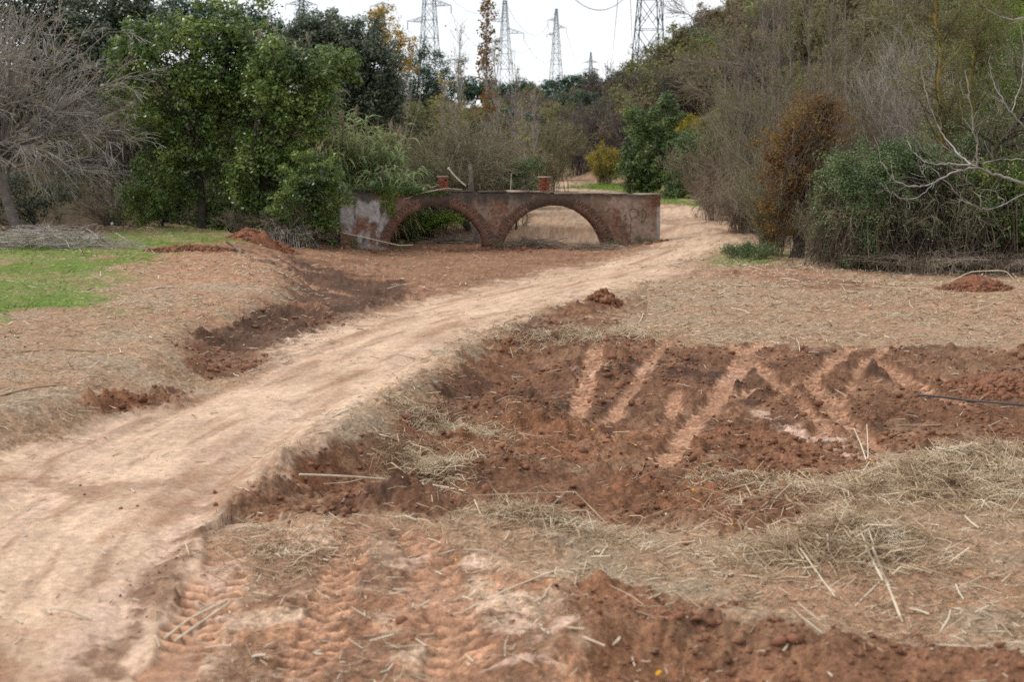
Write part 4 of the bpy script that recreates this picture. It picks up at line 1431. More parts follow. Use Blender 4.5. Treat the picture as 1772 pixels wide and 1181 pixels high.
def lichen_tree(label, px, Y, tr, seed, n1=60, mat='lichen', leafn=5000, lm='leafolive', L1=1.7, tilt=0, r0=.11):
    rng = np.random.default_rng(seed)
    b = place(px, Y)
    root = thing('lichened_tree', label, 'tree', b)
    T = np.array([b] + [at(x, y, Y) for x, y in tr])
    tt = np.linspace(0, len(T) - 1, 14)
    P = np.stack([np.interp(tt, np.arange(len(T)), T[:, j]) for j in range(3)], -1)
    P[1:-1] += rng.normal(0, .04, (12, 3))
    R = np.linspace(r0, .035, 14)
    V, Q = tubes(P[None] - b, R[None], 8)
    obj('trunk', mesh_np('trunk', V, Q, M[mat], True), root)
    p1, r1 = grow(rng, P[None], R[None], n1, .2, 1, .9, L1, 7, .45, .5, .16, shrink=.2)
    p2, r2 = grow(rng, p1, r1, n1 * 9, .1, 1, .7, L1 * .45, 5, .6, .3, .18)
    p3, r3 = grow(rng, p2, r2, n1 * 28, .1, 1, .7, L1 * .2, 3, .6, .2, .18)
    V, Q = tubes(p1 - b, np.maximum(r1, .008), 5)
    obj('limbs', mesh_np('limbs', V, Q, M[mat]), root)
    V, Fq = join([tubes(p2 - b, np.maximum(r2, .0045), 3), tubes(p3 - b, np.maximum(r3, .0032), 3)])
    obj('twigs', mesh_np('twigs', V, Fq, M['twigolive']), root, kind='stuff')
    if leafn:
        q = p3[rng.integers(0, len(p3), leafn), 3] + rng.normal(0, .05, (leafn, 3))
        V, Q = leafquads(rng, q - b, .06, .035)
        obj('foliage', mesh_np('foliage', V, Q, M[lm]), root, kind='stuff')
    return root


lichen_tree('tree with an upright trunk yellow with lichen above the creeper', 1640, 41, [(1632, 300), (1628, 200), (1622, 90), (1615, -60)], 180, leafn=9000)
lichen_tree('dark forked tree with yellow lichen near the right edge of the frame', 1690, 43, [(1685, 250), (1682, 150), (1690, 60), (1700, -80)], 181, leafn=9000)
lichen_tree('dark leaning trunk crossing behind the grey branches at far right', 1650, 37.5, [(1680, 330), (1730, 250), (1785, 190), (1840, 60)], 182, n1=40, mat='barkdark', leafn=4000, lm='leafivy')

crown_tree('willow_tree', 'pale green feathery tree filling the top right corner', 'tree', 1740, 45,
           [(1740, 80, 90, 90), (1700, 190, 80, 70), (1780, 230, 90, 90), (1645, 230, 60, 50), (1690, 60, 60, 70), (1850, 100, 100, 150), (1720, 290, 70, 50)], 620, 66, .12, .3, 'leafbright', tr=.16, seed=183, limbs=60, ratio=.22, down=.8, twigs=400, twigmat='twigolive')
crown_tree('broadleaf_tree', 'olive-leaved tree behind the lichened trunks', 'tree', 1590, 56,
           [(1590, 60, 80, 80), (1560, 160, 70, 60), (1640, 130, 60, 70), (1520, 60, 50, 70)], 300, 50, .07, .4, 'leafolive', tr=.12, seed=184, limbs=60, twigs=1500, twigmat='twiggrey')


def fig_branches():
    """grey bare branches reaching in from a tree whose trunk stands just outside the right edge"""
    Y = 21
    rng = np.random.default_rng(190)
    b = place(2060, Y)
    root = thing('bare_fig_tree', 'smooth pale grey bare branches with upturned tips reaching in from the right', 'tree', b)
    tk = np.array([b, at(2050, 560, Y), at(2010, 460, Y), at(1960, 400, Y)])
    V, Q = tubes(tk[None] - b, np.array([[.13, .11, .09, .055]]), 10)
    obj('trunk', mesh_np('trunk', V, Q, M['figbark'], True), root)
    BR = [
        ([(1960, 400, 0), (1850, 345, 0), (1772, 318, -.2), (1720, 302, -.3), (1692, 290, -.4)], .050, .034),
        ([(1692, 290, -.4), (1650, 298, -.6), (1610, 318, -.8), (1580, 323, -.9), (1545, 310, -1), (1528, 285, -1), (1520, 252, -1)], .030, .010),
        ([(1692, 288, -.4), (1645, 283, -.3), (1605, 281, -.2), (1580, 262, -.1), (1570, 243, 0)], .026, .009),
        ([(1690, 286, -.4), (1691, 255, -.5), (1684, 215, -.6), (1676, 160, -.6), (1670, 120, -.6)], .026, .008),
        ([(1680, 285, -.4), (1650, 255, 0), (1622, 215, .2), (1606, 175, .2), (1598, 140, .2), (1590, 95, .2)], .026, .008),
        ([(1614, 318, -.8), (1590, 340, -.9), (1560, 343, -1), (1540, 332, -1), (1527, 320, -1)], .015, .006),
        ([(1772, 276, .3), (1730, 276, .2), (1690, 282, -.2), (1655, 270, -.2), (1620, 240, -.2)], .016, .006),
        ([(1850, 330, .1), (1772, 336, 0), (1740, 352, -.2), (1705, 363, -.4), (1670, 348, -.5), (1640, 318, -.6), (1615, 292, -.6), (1596, 286, -.6)], .022, .008),
        ([(1610, 320, -.8), (1600, 305, -.9), (1592, 292, -.9)], .009, .005),
        ([(1960, 400, 0), (1880, 300, .6), (1790, 235, .8), (1750, 195, .8), (1722, 150, .8), (1710, 105, .8)], .04, .012),
        ([(1750, 195, .8), (1765, 150, 1), (1772, 100, 1), (1765, 40, 1)], .02, .008),
        ([(1960, 400, 0), (1900, 180, .4), (1850, 60, .5), (1790, 30, .5), (1750, 33, .5), (1715, 20, .5), (1690, -10, .5)], .035, .009),
        ([(1660, 297, -.6), (1640, 285, -.7), (1600, 262, -.8), (1570, 225, -.8), (1540, 215, -.8)], .012, .005),
        ([(1740, 352, -.2), (1720, 330, -.3), (1690, 325, -.5), (1672, 312, -.5)], .012, .005),
        ([(1676, 170, -.6), (1660, 150, -.6), (1640, 142, -.6)], .009, .004)]
    TW = []
    for pts, r0, r1 in BR:
        A = np.array([at(x, y, Y + d) for x, y, d in pts])
        t = np.linspace(0, len(A) - 1, 6 * len(A))
        i = np.clip(t.astype(int), 0, len(A) - 2)
        f = (t - i)[:, None]
        A0, A1, A2, A3 = A[np.maximum(i - 1, 0)], A[i], A[i + 1], A[np.minimum(i + 2, len(A) - 1)]
        P = .5 * (2 * A1 + (A2 - A0) * f + (2 * A0 - 5 * A1 + 4 * A2 - A3) * f ** 2 + (3 * A1 - A0 - 3 * A2 + A3) * f ** 3)
        P[1:-1] += rng.normal(0, .006, (len(P) - 2, 3)) + .012 * np.stack([noise(np.arange(1, len(P) - 1) * .45, np.zeros(len(P) - 2) + i_, 191) for i_ in range(3)], -1)
        R = np.linspace(r0, r1, len(P)) * (1 + .22 * (np.arange(len(P)) % 5 == 0)) * .5
        if r1 < .02:
            p1, r1_ = grow(rng, P[None], R[None], 7, .3, 1, .7, .35, 5, .55, .25, .12)
            TW.append(tubes(p1 - b, np.maximum(r1_, .0025), 4))
        V, Q = tubes(P[None] - b, R[None], 8)
        obj('branch', mesh_np('branch', V, Q, M['figbark'], True), root)

    V, Fq = join(TW)
    obj('twigs', mesh_np('twigs', V, Fq, M['figbark']), root, kind='stuff')


fig_branches()

# osier stems and bare poplars on the right slope
POPW = ['second from the left', 'with a slightly leaning stem, third from the left', 'left of the rusty crown', 'just left above the rusty crown', 'above the middle of the rusty crown', 'above the right half of the rusty crown', 'just right above the rusty crown',
        'over the left end of the creeper mound', 'over the middle of the creeper mound', 'over the right end of the creeper mound', 'rightmost, beside the lichened trunk', 'leftmost and shortest', 'thinnest, behind its neighbours']
for j, (px, Y, top, lf) in enumerate([(1285, 62, 20, 0), (1320, 60, -60, 0), (1352, 58, -60, 0), (1375, 64, -60, 0), (1402, 56, -80, 0), (1430, 62, -60, 0), (1448, 58, -80, 0), (1470, 66, -60, 0), (1495, 57, -60, 0), (1530, 62, -60, 0), (1560, 66, -60, 0), (1265, 70, 40, 0), (1338, 66, -40, 0)]):
    poplar('bare upright poplar ' + POPW[j] + ' behind the rusty shrub', px, Y, top, 400 + j, lf, side=.3, mat='twigolive' if j % 2 else 'twigbrown', n1=60, group='upright bare poplars on the right slope')
poplar('bare arching sapling reaching left toward the big right pylon', 1300, 58, 60, 420, 200, 'leafbrown', .5, 'twigmauve', 70, None)


def arching(label, pts, Y, r, seed):
    rng = np.random.default_rng(seed)
    A = np.array([at(x, y, Y) for x, y in pts])
    b = np.array([A[0, 0], A[0, 1], H(A[0, 0], A[0, 1])])
    A[0] = b
    root = thing('arching_sapling', label, 'sapling', b)
    t = np.linspace(0, 1, 12)[None, :, None]
    n = len(A) - 1
    tt = np.linspace(0, n, 14)
    P = np.stack([np.interp(tt, np.arange(n + 1), A[:, j]) for j in range(3)], -1)
    P[1:-1] = (P[:-2] + P[1:-1] * 2 + P[2:]) / 4
    P[1:-1] = (P[:-2] + P[1:-1] * 2 + P[2:]) / 4
    R = np.linspace(r, .007, 14)
    V, Q = tubes(P[None] - b, R[None], 6)
    obj('stem', mesh_np('stem', V, Q, M['barkgrey'], True), root)
    p1, r1 = grow(rng, P[None], R[None], 34, .3, 1, .5, 1.6, 5, .5, .1, .1)
    p2, r2 = grow(rng, p1, r1, 220, .1, 1, .6, .7, 4, .6, -.1, .12)
    V, Fq = join([tubes(p1 - b, np.maximum(r1, .006), 3), tubes(p2 - b, np.maximum(r2, .005), 3)])
    obj('twigs', mesh_np('twigs', V, Fq, M['twigbrown']), root, kind='stuff')


twig_shrub('osier_thicket', 'dense tangle of upright grey-brown shoots above the dome of bent twigs', 'thicket', 1330, 57, 6.2, 3.6, 130, [900, 3400, 4200], 'twigolive', 440, r0=.018, up=.7, basew=2.4, leafn=2500, leafmat_='leafbrown', wig=.1, twl=.16)
twig_shrub('osier_thicket', 'dense tangle of tall bare shoots behind the creeper mound', 'thicket', 1480, 52, 6.8, 3.4, 130, [900, 3400, 4200], 'twigbrown', 441, r0=.018, up=.7, basew=2.2, leafn=3500, leafmat_='leafolive', wig=.1, twl=.16)
twig_shrub('osier_thicket', 'tangle of pale bare shoots at the upper right behind the lichened trunks', 'thicket', 1620, 50, 7.4, 3.2, 110, [900, 3000, 4200], 'twiggrey', 442, r0=.018, up=.7, basew=2.2, leafn=4500, leafmat_='leafolive', wig=.1, twl=.16)
arching('long bare stem arching left across the slope toward the skyline', [(1395, 330), (1350, 210), (1270, 90), (1210, 35), (1165, 10)], 55, .05, 430)
arching('second arching bare stem just below the longest one', [(1400, 330), (1340, 150), (1290, 110), (1230, 105), (1180, 110)], 54, .045, 431)
arching('low bare stem arching left over the dark green bush', [(1370, 340), (1310, 190), (1240, 140), (1190, 120)], 53, .04, 432)
arching('bare stem arching left just above the dome of bent twigs', [(1360, 350), (1290, 230), (1240, 170), (1195, 150)], 52, .035, 433)
arching('bare stem bowing out over the end of the pale track', [(1372, 360), (1320, 290), (1270, 285), (1230, 320)], 49, .03, 434)
arching('bare leaning stem beside the upright poplars', [(1390, 330), (1375, 200), (1330, 60), (1290, -40)], 56, .05, 435)

# scrub on the slopes: a few kinds, each copied over the hillside
def hill_scrub():
    rng = np.random.default_rng(500)
    G = 'scrub bushes covering the hillsides'
    protos = []
    for k, (kind, lab) in enumerate([('brown', 'brown autumn scrub bush on the hillside'), ('olive', 'olive green scrub bush on the hillside'), ('mauve', 'leafless grey scrub bush on the hillside'), ('green', 'dark green scrub bush on the hillside')]):
        if kind == 'mauve':
            protos.append(scrub(886, 100, 56, 74, kind, lab, 510 + k, G, base=(0, 0, 0)))
        else:
            ms = {'brown': ('leafbrown', 'twigbrown'), 'olive': ('leafolive', 'twigolive'), 'green': ('leafdark', 'twigolive')}[kind]
            protos.append(crown_tree('scrub_bush', lab, 'bush', 886, 100, [(886, 286, 36, 34), (850, 300, 30, 22), (918, 298, 30, 26), (870, 270, 18, 22), (905, 268, 14, 20)], 150, 44, .17, .26, ms[0], seed=510 + k, tr=.05,
                                     limbs=60, twigs=900, twigmat=ms[1], group=G, base=(0, 100, 0), ratio=.45))
    protos.append(reed_clump('giant_reed', 'grey-green reeds on the crest of the right slope', 886, 80, 45, 3.2, 1.6, 520, 'reeds along the right crest', base=(0, 0, 0), lw=.09, leaves=9))
    LB = ['brown autumn scrub bush ', 'olive green scrub bush ', 'leafless grey scrub bush ', 'dark green scrub bush ', 'grey-green reeds ']

    def where(x, Y, z):
        px = CX + F * x / Y
        side = 'on the right slope' if px > 1080 else ('on the left slope' if px < 700 else 'on the far slope')
        if px > 1080:
            side += ' above the creeper' if px > 1450 else (' among bare poplars' if px > 1240 else ' below the pylon')
        elif px >= 700:
            side += ' right of the centre' if px > 960 else ' left of the centre'
        else:
            side += ' behind the green trees' if px < 480 else ' behind the reeds'
        return side + (', near its foot' if z < 3.5 else (', near its crest' if z > 9 else ', halfway up'))
    spots = []
    # right slope, rows up the hill
    for Y0, Y1, n, t0, t1 in [(50, 75, 45, .17, .42), (75, 110, 70, .11, .42), (110, 175, 110, .05, .34), (175, 260, 50, .0, .25)]:
        for _ in range(n):
            Y = rng.uniform(Y0, Y1)
            x = rng.uniform(t0, t1) * Y
            spots.append((x, Y, 'R'))
    for Y0, Y1, n, t0, t1 in [(56, 80, 24, -.40, -.10), (70, 130, 46, -.30, -.01), (130, 260, 60, -.25, .08)]:
        for _ in range(n):
            Y = rng.uniform(Y0, Y1)
            spots.append((rng.uniform(t0, t1) * Y, Y, 'L'))
    used = set()
    for x, Y, sd_ in spots:
        z = float(macro(np.array([x]), np.array([Y]))[0])
        if float(hills(np.array([x]), np.array([Y]))[0]) < .35:
            continue
        if sd_ == 'R':
            p = [.42, .30, .13, .05, .10] if z > 5 else [.4, .3, .22, .08, 0]
        else:
            p = [.3, .34, .2, .16, 0]
        k = rng.choice(5, p=p)
        s = rng.uniform(.8, 1.35) * (1 if Y < 110 else 1.35) * (.85 if k == 4 else 1)
        pr = protos[k]
        if k not in used:
            used.add(k)
            pr.location = (x, Y, z - .1)
            pr.scale = (s, s, s)
            pr['label'] = LB[k] + where(x, Y, z)
        else:
            clone(pr, (x, Y, z - .1), rng.uniform(0, 6.28), s, LB[k] + where(x, Y, z))
    for k in range(5):
        if k not in used:
            protos[k].location = (30, 120, 12)


hill_scrub()

# ------------------------------------------------------------------ the ruined two-arched bridge
def bridge():
    rng = np.random.default_rng(700)
    YL, YR = 48.2, 50.6
    L0 = at(588, 330, YL)
    R0 = at(1143, 338, YR)
    a2 = L0[:2]
    wv = R0[:2] - L0[:2]
    L = float(np.linalg.norm(wv))
    wv = wv / L
    nf = np.array([wv[1], -wv[0]])           # towards the camera
    zL, zR = L0[2], R0[2]
    DEP = .62

    def u_of(px):
        tn = (px - CX) / F
        # point on the wall plane seen at column px
        A = np.array([[wv[0], -tn], [wv[1], -1.0]])
        s = np.linalg.solve(A, -a2)
        return float(s[0])

    def z_of(px, py):
        u = u_of(px)
        Yw = a2[1] + wv[1] * u
        return float(at(px, py, Yw)[2])
    arches = []
    for x0, x1, xc, yc, ys in [(676, 836, 757, 357, 414), (872, 1044, 958, 356, 420)]:
        u0, u1 = u_of(x0), u_of(x1)
        zc, zs = z_of(xc, yc), z_of(xc, ys)
        hs, rise = (u1 - u0) / 2, zc - zs
        Rr = (hs * hs + rise * rise) / (2 * rise)
        arches.append(((u0 + u1) / 2, zc - Rr, Rr, hs, zs))
    root_loc = np.array([a2[0], a2[1], 0.0])
    root = thing('arched_bridge', 'ruined low bridge wall with two brick-ringed arches and peeling plaster', 'bridge', root_loc)

    def W(u, d, z):
        u, d, z = np.broadcast_arrays(np.asarray(u, float), np.asarray(d, float), np.asarray(z, float))
        return np.stack([wv[0] * u + nf[0] * d, wv[1] * u + nf[1] * d, z], -1)

    def top(u):
        t = u / L
        return zL * (1 - t) + zR * t + .02 * np.sin(u * 2.1) + .03 * noise(np.asarray(u) / .35, np.asarray(u) * 0, 733) + .015 * noise(np.asarray(u) / .09, np.asarray(u) * 0, 734)

    def inside(u, z, grow_=0.0):
        m = np.zeros(np.shape(u), bool)
        for uc, zc, Rr, hs, zs in arches:
            m |= ((u - uc) ** 2 + (z - zc) ** 2 < (Rr + grow_) ** 2) & (np.abs(u - uc) < hs + grow_ + .02)
        return m
    nu, nz_ = 380, 84
    zb = -1.1
    uu = np.linspace(0, L, nu)
    tt = np.linspace(0, 1, nz_)
    U, T = np.meshgrid(uu, tt)
    Tp = top(U)
    Zz = zb + (Tp - zb) * T
    # snap the grid to the arch curve so that its edge is clean
    for uc, zc, Rr, hs, zs in arches:
        du, dz = U - uc, Zz - zc
        rr = np.hypot(du, dz)
        nearm = (np.abs(rr - (Rr + .03)) < .012) & (Zz > zs - .3)
        k = np.where(nearm, (Rr + .03) / np.maximum(rr, 1e-3), 1)
        U = uc + du * k
        Zz = zc + dz * k
    rel = .012 * fbm(U, Zz, .5, 4, 701) + .006 * fbm(U, Zz, .08, 3, 702)
    # fallen plaster: brick shows, set back
    bare = fbm(U, Zz, .7, 4, 703) + .25 * fbm(U, Zz, .15, 3, 704)
    ub = u_of(1045)
    hgt = (Zz - 0) / 1.5
    lowright = sst(.3, .7, (U - ub) / .9 + .35) * sst(.75, .2, hgt) * sst(L - .6, L - 2.0, U)
    endp = sst(L - .62, L - .45, U) * sst(.3, .45, hgt)
    leftend = sst(1.25, .9, U) * sst(.42, .3, hgt)
    pier = np.exp(-((U - u_of(853)) / .33) ** 2) * sst(1.0, .5, hgt)
    mb = np.clip(sst(.2, .5, bare + .95 * lowright + .55 * endp + .8 * pier + .5 * leftend), 0, 1)
    courses = (np.abs(((Zz / .062) % 1) - .5) * 2)
    joint = sst(.75, .95, courses)
    vj = sst(.93, .99, np.abs((((U + (np.floor(Zz / .062) % 2) * .14) / .28) % 1) - .5) * 2)
    jn = np.maximum(joint, vj)
    rel = rel - mb * (.018 + .010 * jn)
    n1 = fbm(U, Zz, .9, 4, 710)
    n2 = fbm(U, Zz * .35, .16, 4, 711)
    n3 = fbm(U, Zz, .07, 3, 712)
    pl = np.array([.24, .168, .125])
    c = np.broadcast_to(pl, U.shape + (3,)).copy()

    def mix(c, d, m):
        return c + (np.asarray(d) - c) * np.clip(m, 0, 1)[..., None]
    c = mix(c, (.33, .24, .19), sst(-.1, .5, n1 + .3 * n3) * sst(5, 9, U))
    c = mix(c, (.20, .12, .085), sst(0, .6, -n1 + .4 * n3) * .6 * sst(6, 9, U))
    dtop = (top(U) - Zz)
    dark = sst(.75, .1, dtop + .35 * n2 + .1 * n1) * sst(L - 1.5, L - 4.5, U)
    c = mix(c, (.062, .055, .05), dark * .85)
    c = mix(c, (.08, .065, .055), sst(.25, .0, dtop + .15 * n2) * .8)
    whit = sst(1.9, 1.4, U + .2 * n1) * sst(.28, .42, dtop + .1 * n2) * sst(-.35, .1, n2 + .6 * n1 + .1)
    c = mix(c, (.40, .395, .385), whit * .85)
    c = mix(c, (.10, .10, .10), sst(1.9, 1.4, U) * sst(.05, .4, -n2 - .2 * n1) * .7)
    c = mix(c, (.19, .12, .09), sst(1.5, 1.9, U) * sst(3, 2.4, U) * sst(.9, .4, hgt) * .7)
    bc = mix(np.broadcast_to(np.array([.20, .10, .072]), c.shape), (.27, .17, .125), sst(-.2, .5, n3))
    bc = mix(bc, (.17, .13, .10), jn * .8)
    c = mix(c, bc, mb)
    c = mix(c, (.045, .035, .03), sst(.55, .8, n2 + .5 * n3) * .7)
    c = mix(c, (.36, .34, .32), sst(L - .14, L - .1, U) * sst(1.25, .9, Zz) * .8)
    c = mix(c, (.15, .075, .045), sst(.25, -.25, Zz + .3 + .12 * n1) * .85)
    c = np.clip(c * (1 + .18 * n3 + .12 * n2)[..., None], .01, .8)
    Vf = W(U, rel, Zz).reshape(-1, 3)
    Vb = W(U, -DEP + 0 * U, Zz).reshape(-1, 3)
    i = np.arange(nz_ - 1)[:, None] * nu + np.arange(nu - 1)[None]
    cu = (U[:-1, :-1] + U[1:, 1:]) / 2
    cz = (Zz[:-1, :-1] + Zz[1:, 1:]) / 2
    keep = ~inside(cu, cz, .03)
    Q = np.stack([i, i + 1, i + 1 + nu, i + nu], -1)
    Qf = Q[keep]
    Qb = Q[:, :, ::-1][keep] + len(Vf)
    # top, ends
    off = 0
    topi = (nz_ - 1) * nu + np.arange(nu - 1)
    Qt = np.stack([topi, topi + 1, topi + 1 + len(Vf), topi + len(Vf)], -1)
    li = np.arange(nz_ - 1) * nu
    Ql = np.stack([li + nu, li, li + len(Vf), li + nu + len(Vf)], -1)
    ri = li + nu - 1
    Qr = np.stack([ri, ri + nu, ri + nu + len(Vf), ri + len(Vf)], -1)
    V = np.concatenate([Vf, Vb])
    cols = np.concatenate([c.reshape(-1, 3)] * 2)
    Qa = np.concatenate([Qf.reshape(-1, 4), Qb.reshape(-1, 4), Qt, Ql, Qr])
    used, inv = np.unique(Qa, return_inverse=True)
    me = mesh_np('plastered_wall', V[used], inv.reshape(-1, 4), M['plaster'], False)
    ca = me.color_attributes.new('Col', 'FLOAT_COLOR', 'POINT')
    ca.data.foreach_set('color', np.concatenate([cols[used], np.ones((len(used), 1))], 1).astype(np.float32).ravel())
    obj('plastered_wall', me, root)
    # brick rings: every voussoir a small wedge, joined per arch
    box = np.array([[x, y, z] for x in (0, 1) for y in (0, 1) for z in (0, 1)], float)
    bf = np.array([[0, 1, 3, 2], [4, 6, 7, 5], [0, 4, 5, 1], [2, 3, 7, 6], [0, 2, 6, 4], [1, 5, 7, 3]])
    for k, (uc, zc, Rr, hs, zs) in enumerate(arches):
        a0 = math.asin(min(.999, hs / Rr))
        if zs - zc < 0:
            a0 = math.pi - a0
        a0 += .16
        n = int(2 * a0 * (Rr + .2) / .066)
        Vs, Fs = [], []
        for j in range(n):
            t0 = -a0 + 2 * a0 * (j + .17) / n
            t1 = -a0 + 2 * a0 * (j + .83) / n
            r1 = Rr + (.28 if j % 2 else .20) + rng.normal(0, .006)
            am = (t0 + t1) / 2
            pd = rng.normal(.026, .004) - .042 * float(sst(.12, -.2, abs(am) - .42 + .25 * fbm(np.array([am * 2.0]), np.array([k * 3.1]), .8, 3, 705)[0]))
            for (ra, rb) in ((Rr + rng.normal(0, .006), r1), (r1 + .014, Rr + .36 + rng.normal(0, .014))):
                if ra > Rr + .1 and rng.random() < .25:
                    continue
                pts = []
                for x in (0, 1):
                    for y in (0, 1):
                        for z in (0, 1):
                            ang = t1 if x else t0
                            r = rb if z else ra
                            dd = pd if y else (-DEP * (1 if ra < Rr + .1 else .2))
                            pts.append(W(uc + math.sin(ang) * r, dd, zc + math.cos(ang) * r))
                Vs.append(np.array(pts))
                Fs.append(bf + 8 * (len(Fs)))
        obj('arch_bricks', mesh_np('arch_bricks', np.concatenate(Vs), np.concatenate(Fs), M['brick']), root, kind='stuff')
        # mortar bed behind and between the bricks
        th = np.linspace(-a0, a0, 60)
        P = []
        for r, d in ((Rr + .010, .008), (Rr + .37, .008), (Rr + .010, -DEP)):
            P.append(W(uc + np.sin(th) * r, d, zc + np.cos(th) * r))
        P = np.concatenate(P)
        ii = np.arange(59)
        Qm = np.concatenate([np.stack([ii, ii + 1, ii + 61, ii + 60], -1), np.stack([ii + 1, ii, ii + 120, ii + 121], -1)])
        # keep the bed below the parapet
        P[:, 2] = np.minimum(P[:, 2], (top(np.full(len(P), uc)) - .02))
        obj('mortar_bed', mesh_np('mortar_bed', P, Qm, M['mortar']), root)

    def brickpile(name, u0, d0, z0, nx_, ny_, nh, mat, lean=0, ragged=False):
        Vs, Fs = [], []
        for h in range(nh):
            for bx in range(nx_):
                for by in range(ny_):
                    if ragged and h > nh - 3 and rng.random() < .45:
                        continue
                    so_ = .035 if h % 2 else 0
                    x0 = u0 + bx * .165 + so_ + rng.normal(0, .004)
                    y0 = d0 - by * .15 + rng.normal(0, .004)
                    z_ = z0 + h * .065
                    pts = W(x0 + box[:, 0] * .152, y0 - box[:, 1] * .14, z_ + box[:, 2] * .054)
                    Vs.append(pts)
                    Fs.append(bf[:, ::-1] + 8 * len(Fs))
        return obj(name, mesh_np(name, np.concatenate(Vs), np.concatenate(Fs), M[mat]), root, kind='stuff')
    # post bricks and end pier bricks, caps
    up = u_of(936)
    brickpile('post_bricks', up, -.1, float(top(up)) - .02, 2, 2, 8, 'brickred')
    V = W(up - .03 + box[:, 0] * .40, -.07 - box[:, 1] * .37, float(top(up)) + .50 + box[:, 2] * .05)
    obj('post_cap', mesh_np('post_cap', V, bf[:, ::-1], M['cap']), root)
    up = u_of(761)
    brickpile('post_bricks', up, -.12, float(top(up)) + .0, 2, 2, 7, 'brickred', ragged=True)
    V = W(up - .02 + box[:, 0] * .36, -.1 - box[:, 1] * .34, float(top(up)) + .46 + box[:, 2] * .04)
    obj('post_cap', mesh_np('post_cap', V, bf[:, ::-1], M['cap']), root)
    brickpile('pier_bricks', L - .34, .02, float(top(L)) - .36, 2, 4, 6, 'brick', ragged=True)
    # copings: uneven rendered slabs on top, with gaps
    u = 0.5
    while u < L - .5:
        wdt = rng.uniform(.5, 1.1)
        g0 = up
        t0 = float(top(u + wdt / 2))
        V = W(u + box[:, 0] * wdt, .035 - box[:, 1] * (DEP + .07), t0 + .012 + rng.normal(0, .006) + box[:, 2] * .035)
        V = V + rng.normal(0, .012, V.shape)
        obj('coping', mesh_np('coping', V, bf[:, ::-1], M['cap'] if u > 5.5 else M['mortar']), root)
        u += wdt + rng.uniform(.02, .6)
    # sprayed letters: L s P D, thin raised strokes
    strokes = [[(1068, 372), (1066, 385), (1067, 392)], [(1068, 391), (1076, 392), (1084, 391)], [(1089, 369), (1092, 380), (1090, 393)], [(1088, 364), (1094, 361), (1102, 363), (1105, 369), (1100, 376), (1092, 379)],
               [(1110, 363), (1111, 374), (1109, 387)], [(1111, 362), (1116, 366), (1118, 373), (1114, 382), (1109, 386)], [(1078, 374), (1083, 372), (1081, 376), (1084, 379), (1080, 380)], [(1092, 393), (1090, 404)]]
    for s in strokes:
        A = []
        for x, y in s:
            A.append(W(u_of(x), .010, z_of(x, y)))
        A = np.array(A)
        t = np.linspace(0, len(A) - 1, 10)
        P = np.stack([np.interp(t, np.arange(len(A)), A[:, j]) for j in range(3)], -1)
        V, Q = tubes(P[None], np.full((1, 10), .0085), 6)
        obj('graffiti_stroke', mesh_np('graffiti_stroke', V, Q, M['paint']), root)
    return W, u_of, z_of, root_loc, L, top


W_, U_OF, Z_OF, BL, BLEN, BTOP = bridge()


def wall_pt(px, py, d=0.0):
    return W_(U_OF(px), d, Z_OF(px, py)) + BL


# ivy over the left parapet
rng = np.random.default_rng(720)
pp = []
for x, y, rx, ry, n in [(690, 332, 45, 9, 1300), (672, 350, 14, 20, 700), (640, 326, 40, 6, 500), (740, 334, 40, 6, 500), (678, 368, 8, 12, 200)]:
    for _ in range(n):
        a, r = rng.random() * 6.28, rng.random() ** .5
        pp.append(wall_pt(x + rx * r * math.cos(a), y + ry * r * math.sin(a), rng.uniform(-.1, .12)))
pp = np.array(pp)
b = wall_pt(690, 335)
V, Q = leafquads(rng, pp - b, .07, .05, down=.5)
o = obj('ivy', mesh_np('ivy', V, Q, M['leafgreen']))
o.location = b
tag(o, 'dark ivy trailing over the parapet above the left arch', 'ivy')


# leaning post under the left arch
def pole(name, label, cat, pts, r, mat, Y=None, n=8, taper=.8, world=False, group=None):
    A = np.array(pts, float) if world else np.array([at(x, y, Y) for x, y in pts])
    t = np.linspace(0, len(A) - 1, 4 * len(A))
    P = np.stack([np.interp(t, np.arange(len(A)), A[:, j]) for j in range(3)], -1)
    P[1:-1] = (P[:-2] + 2 * P[1:-1] + P[2:]) / 4
    b = P[0].copy()
    R = np.linspace(r, r * taper, len(P))
    V, Q = tubes(P[None] - b, R[None], n)
    # closed ends
    caps = [np.arange(n)[::-1][None], (np.arange(n) + (len(P) - 1) * n)[None]]
    o = obj(name, mesh_np(name, V, [Q] + caps, M[mat], False))
    o.location = b
    return tag(o, label, cat, group)


pole('leaning_post', 'short grey wooden post leaning inside the left arch', 'post', [(825, 418), (822, 400), (816, 384)], .10, 'barkgrey', 51.5)
pole('thin_stake', 'thin dark stake standing left of the yellow bush', 'stake', [(1038, 321), (1037, 290), (1036, 262)], .025, 'barkdark', 104)
pole('thin_stake', 'pale thin pole standing behind the parapet beside the round green bush', 'stake', [(883, 340), (884, 318), (885, 300)], .014, 'cane', 52)
pole('cane', 'long pale cane sagging against the bottom of the whitewashed wall', 'cane', [(588, 402), (640, 413), (690, 425), (715, 424)], .016, 'cane', 47.6)
pole('cane', 'bent pale cane hanging over the dark parapet above the left arch', 'cane', [(700, 345), (730, 334), (770, 326), (800, 328)], .012, 'cane', 48.7)
pole('broken_branch', 'pale broken branch slanting behind the parapet left of the bent trunk', 'branch', [(775, 290), (785, 303), (795, 313), (806, 322)], .035, 'cane', 51.5)
tk = [(816, 345, 0), (815, 320, 0), (816, 302, .1), (813, 286, .4)]
o = pole('trunk', 'stout bent trunk right behind the parapet', 'trunk', [at(x, y, 51.9 + d) for x, y, d in tk], .115, 'barkbrown', world=True, taper=.7)
del o['category']
o.parent = BST
o.location = o.location - BST.location


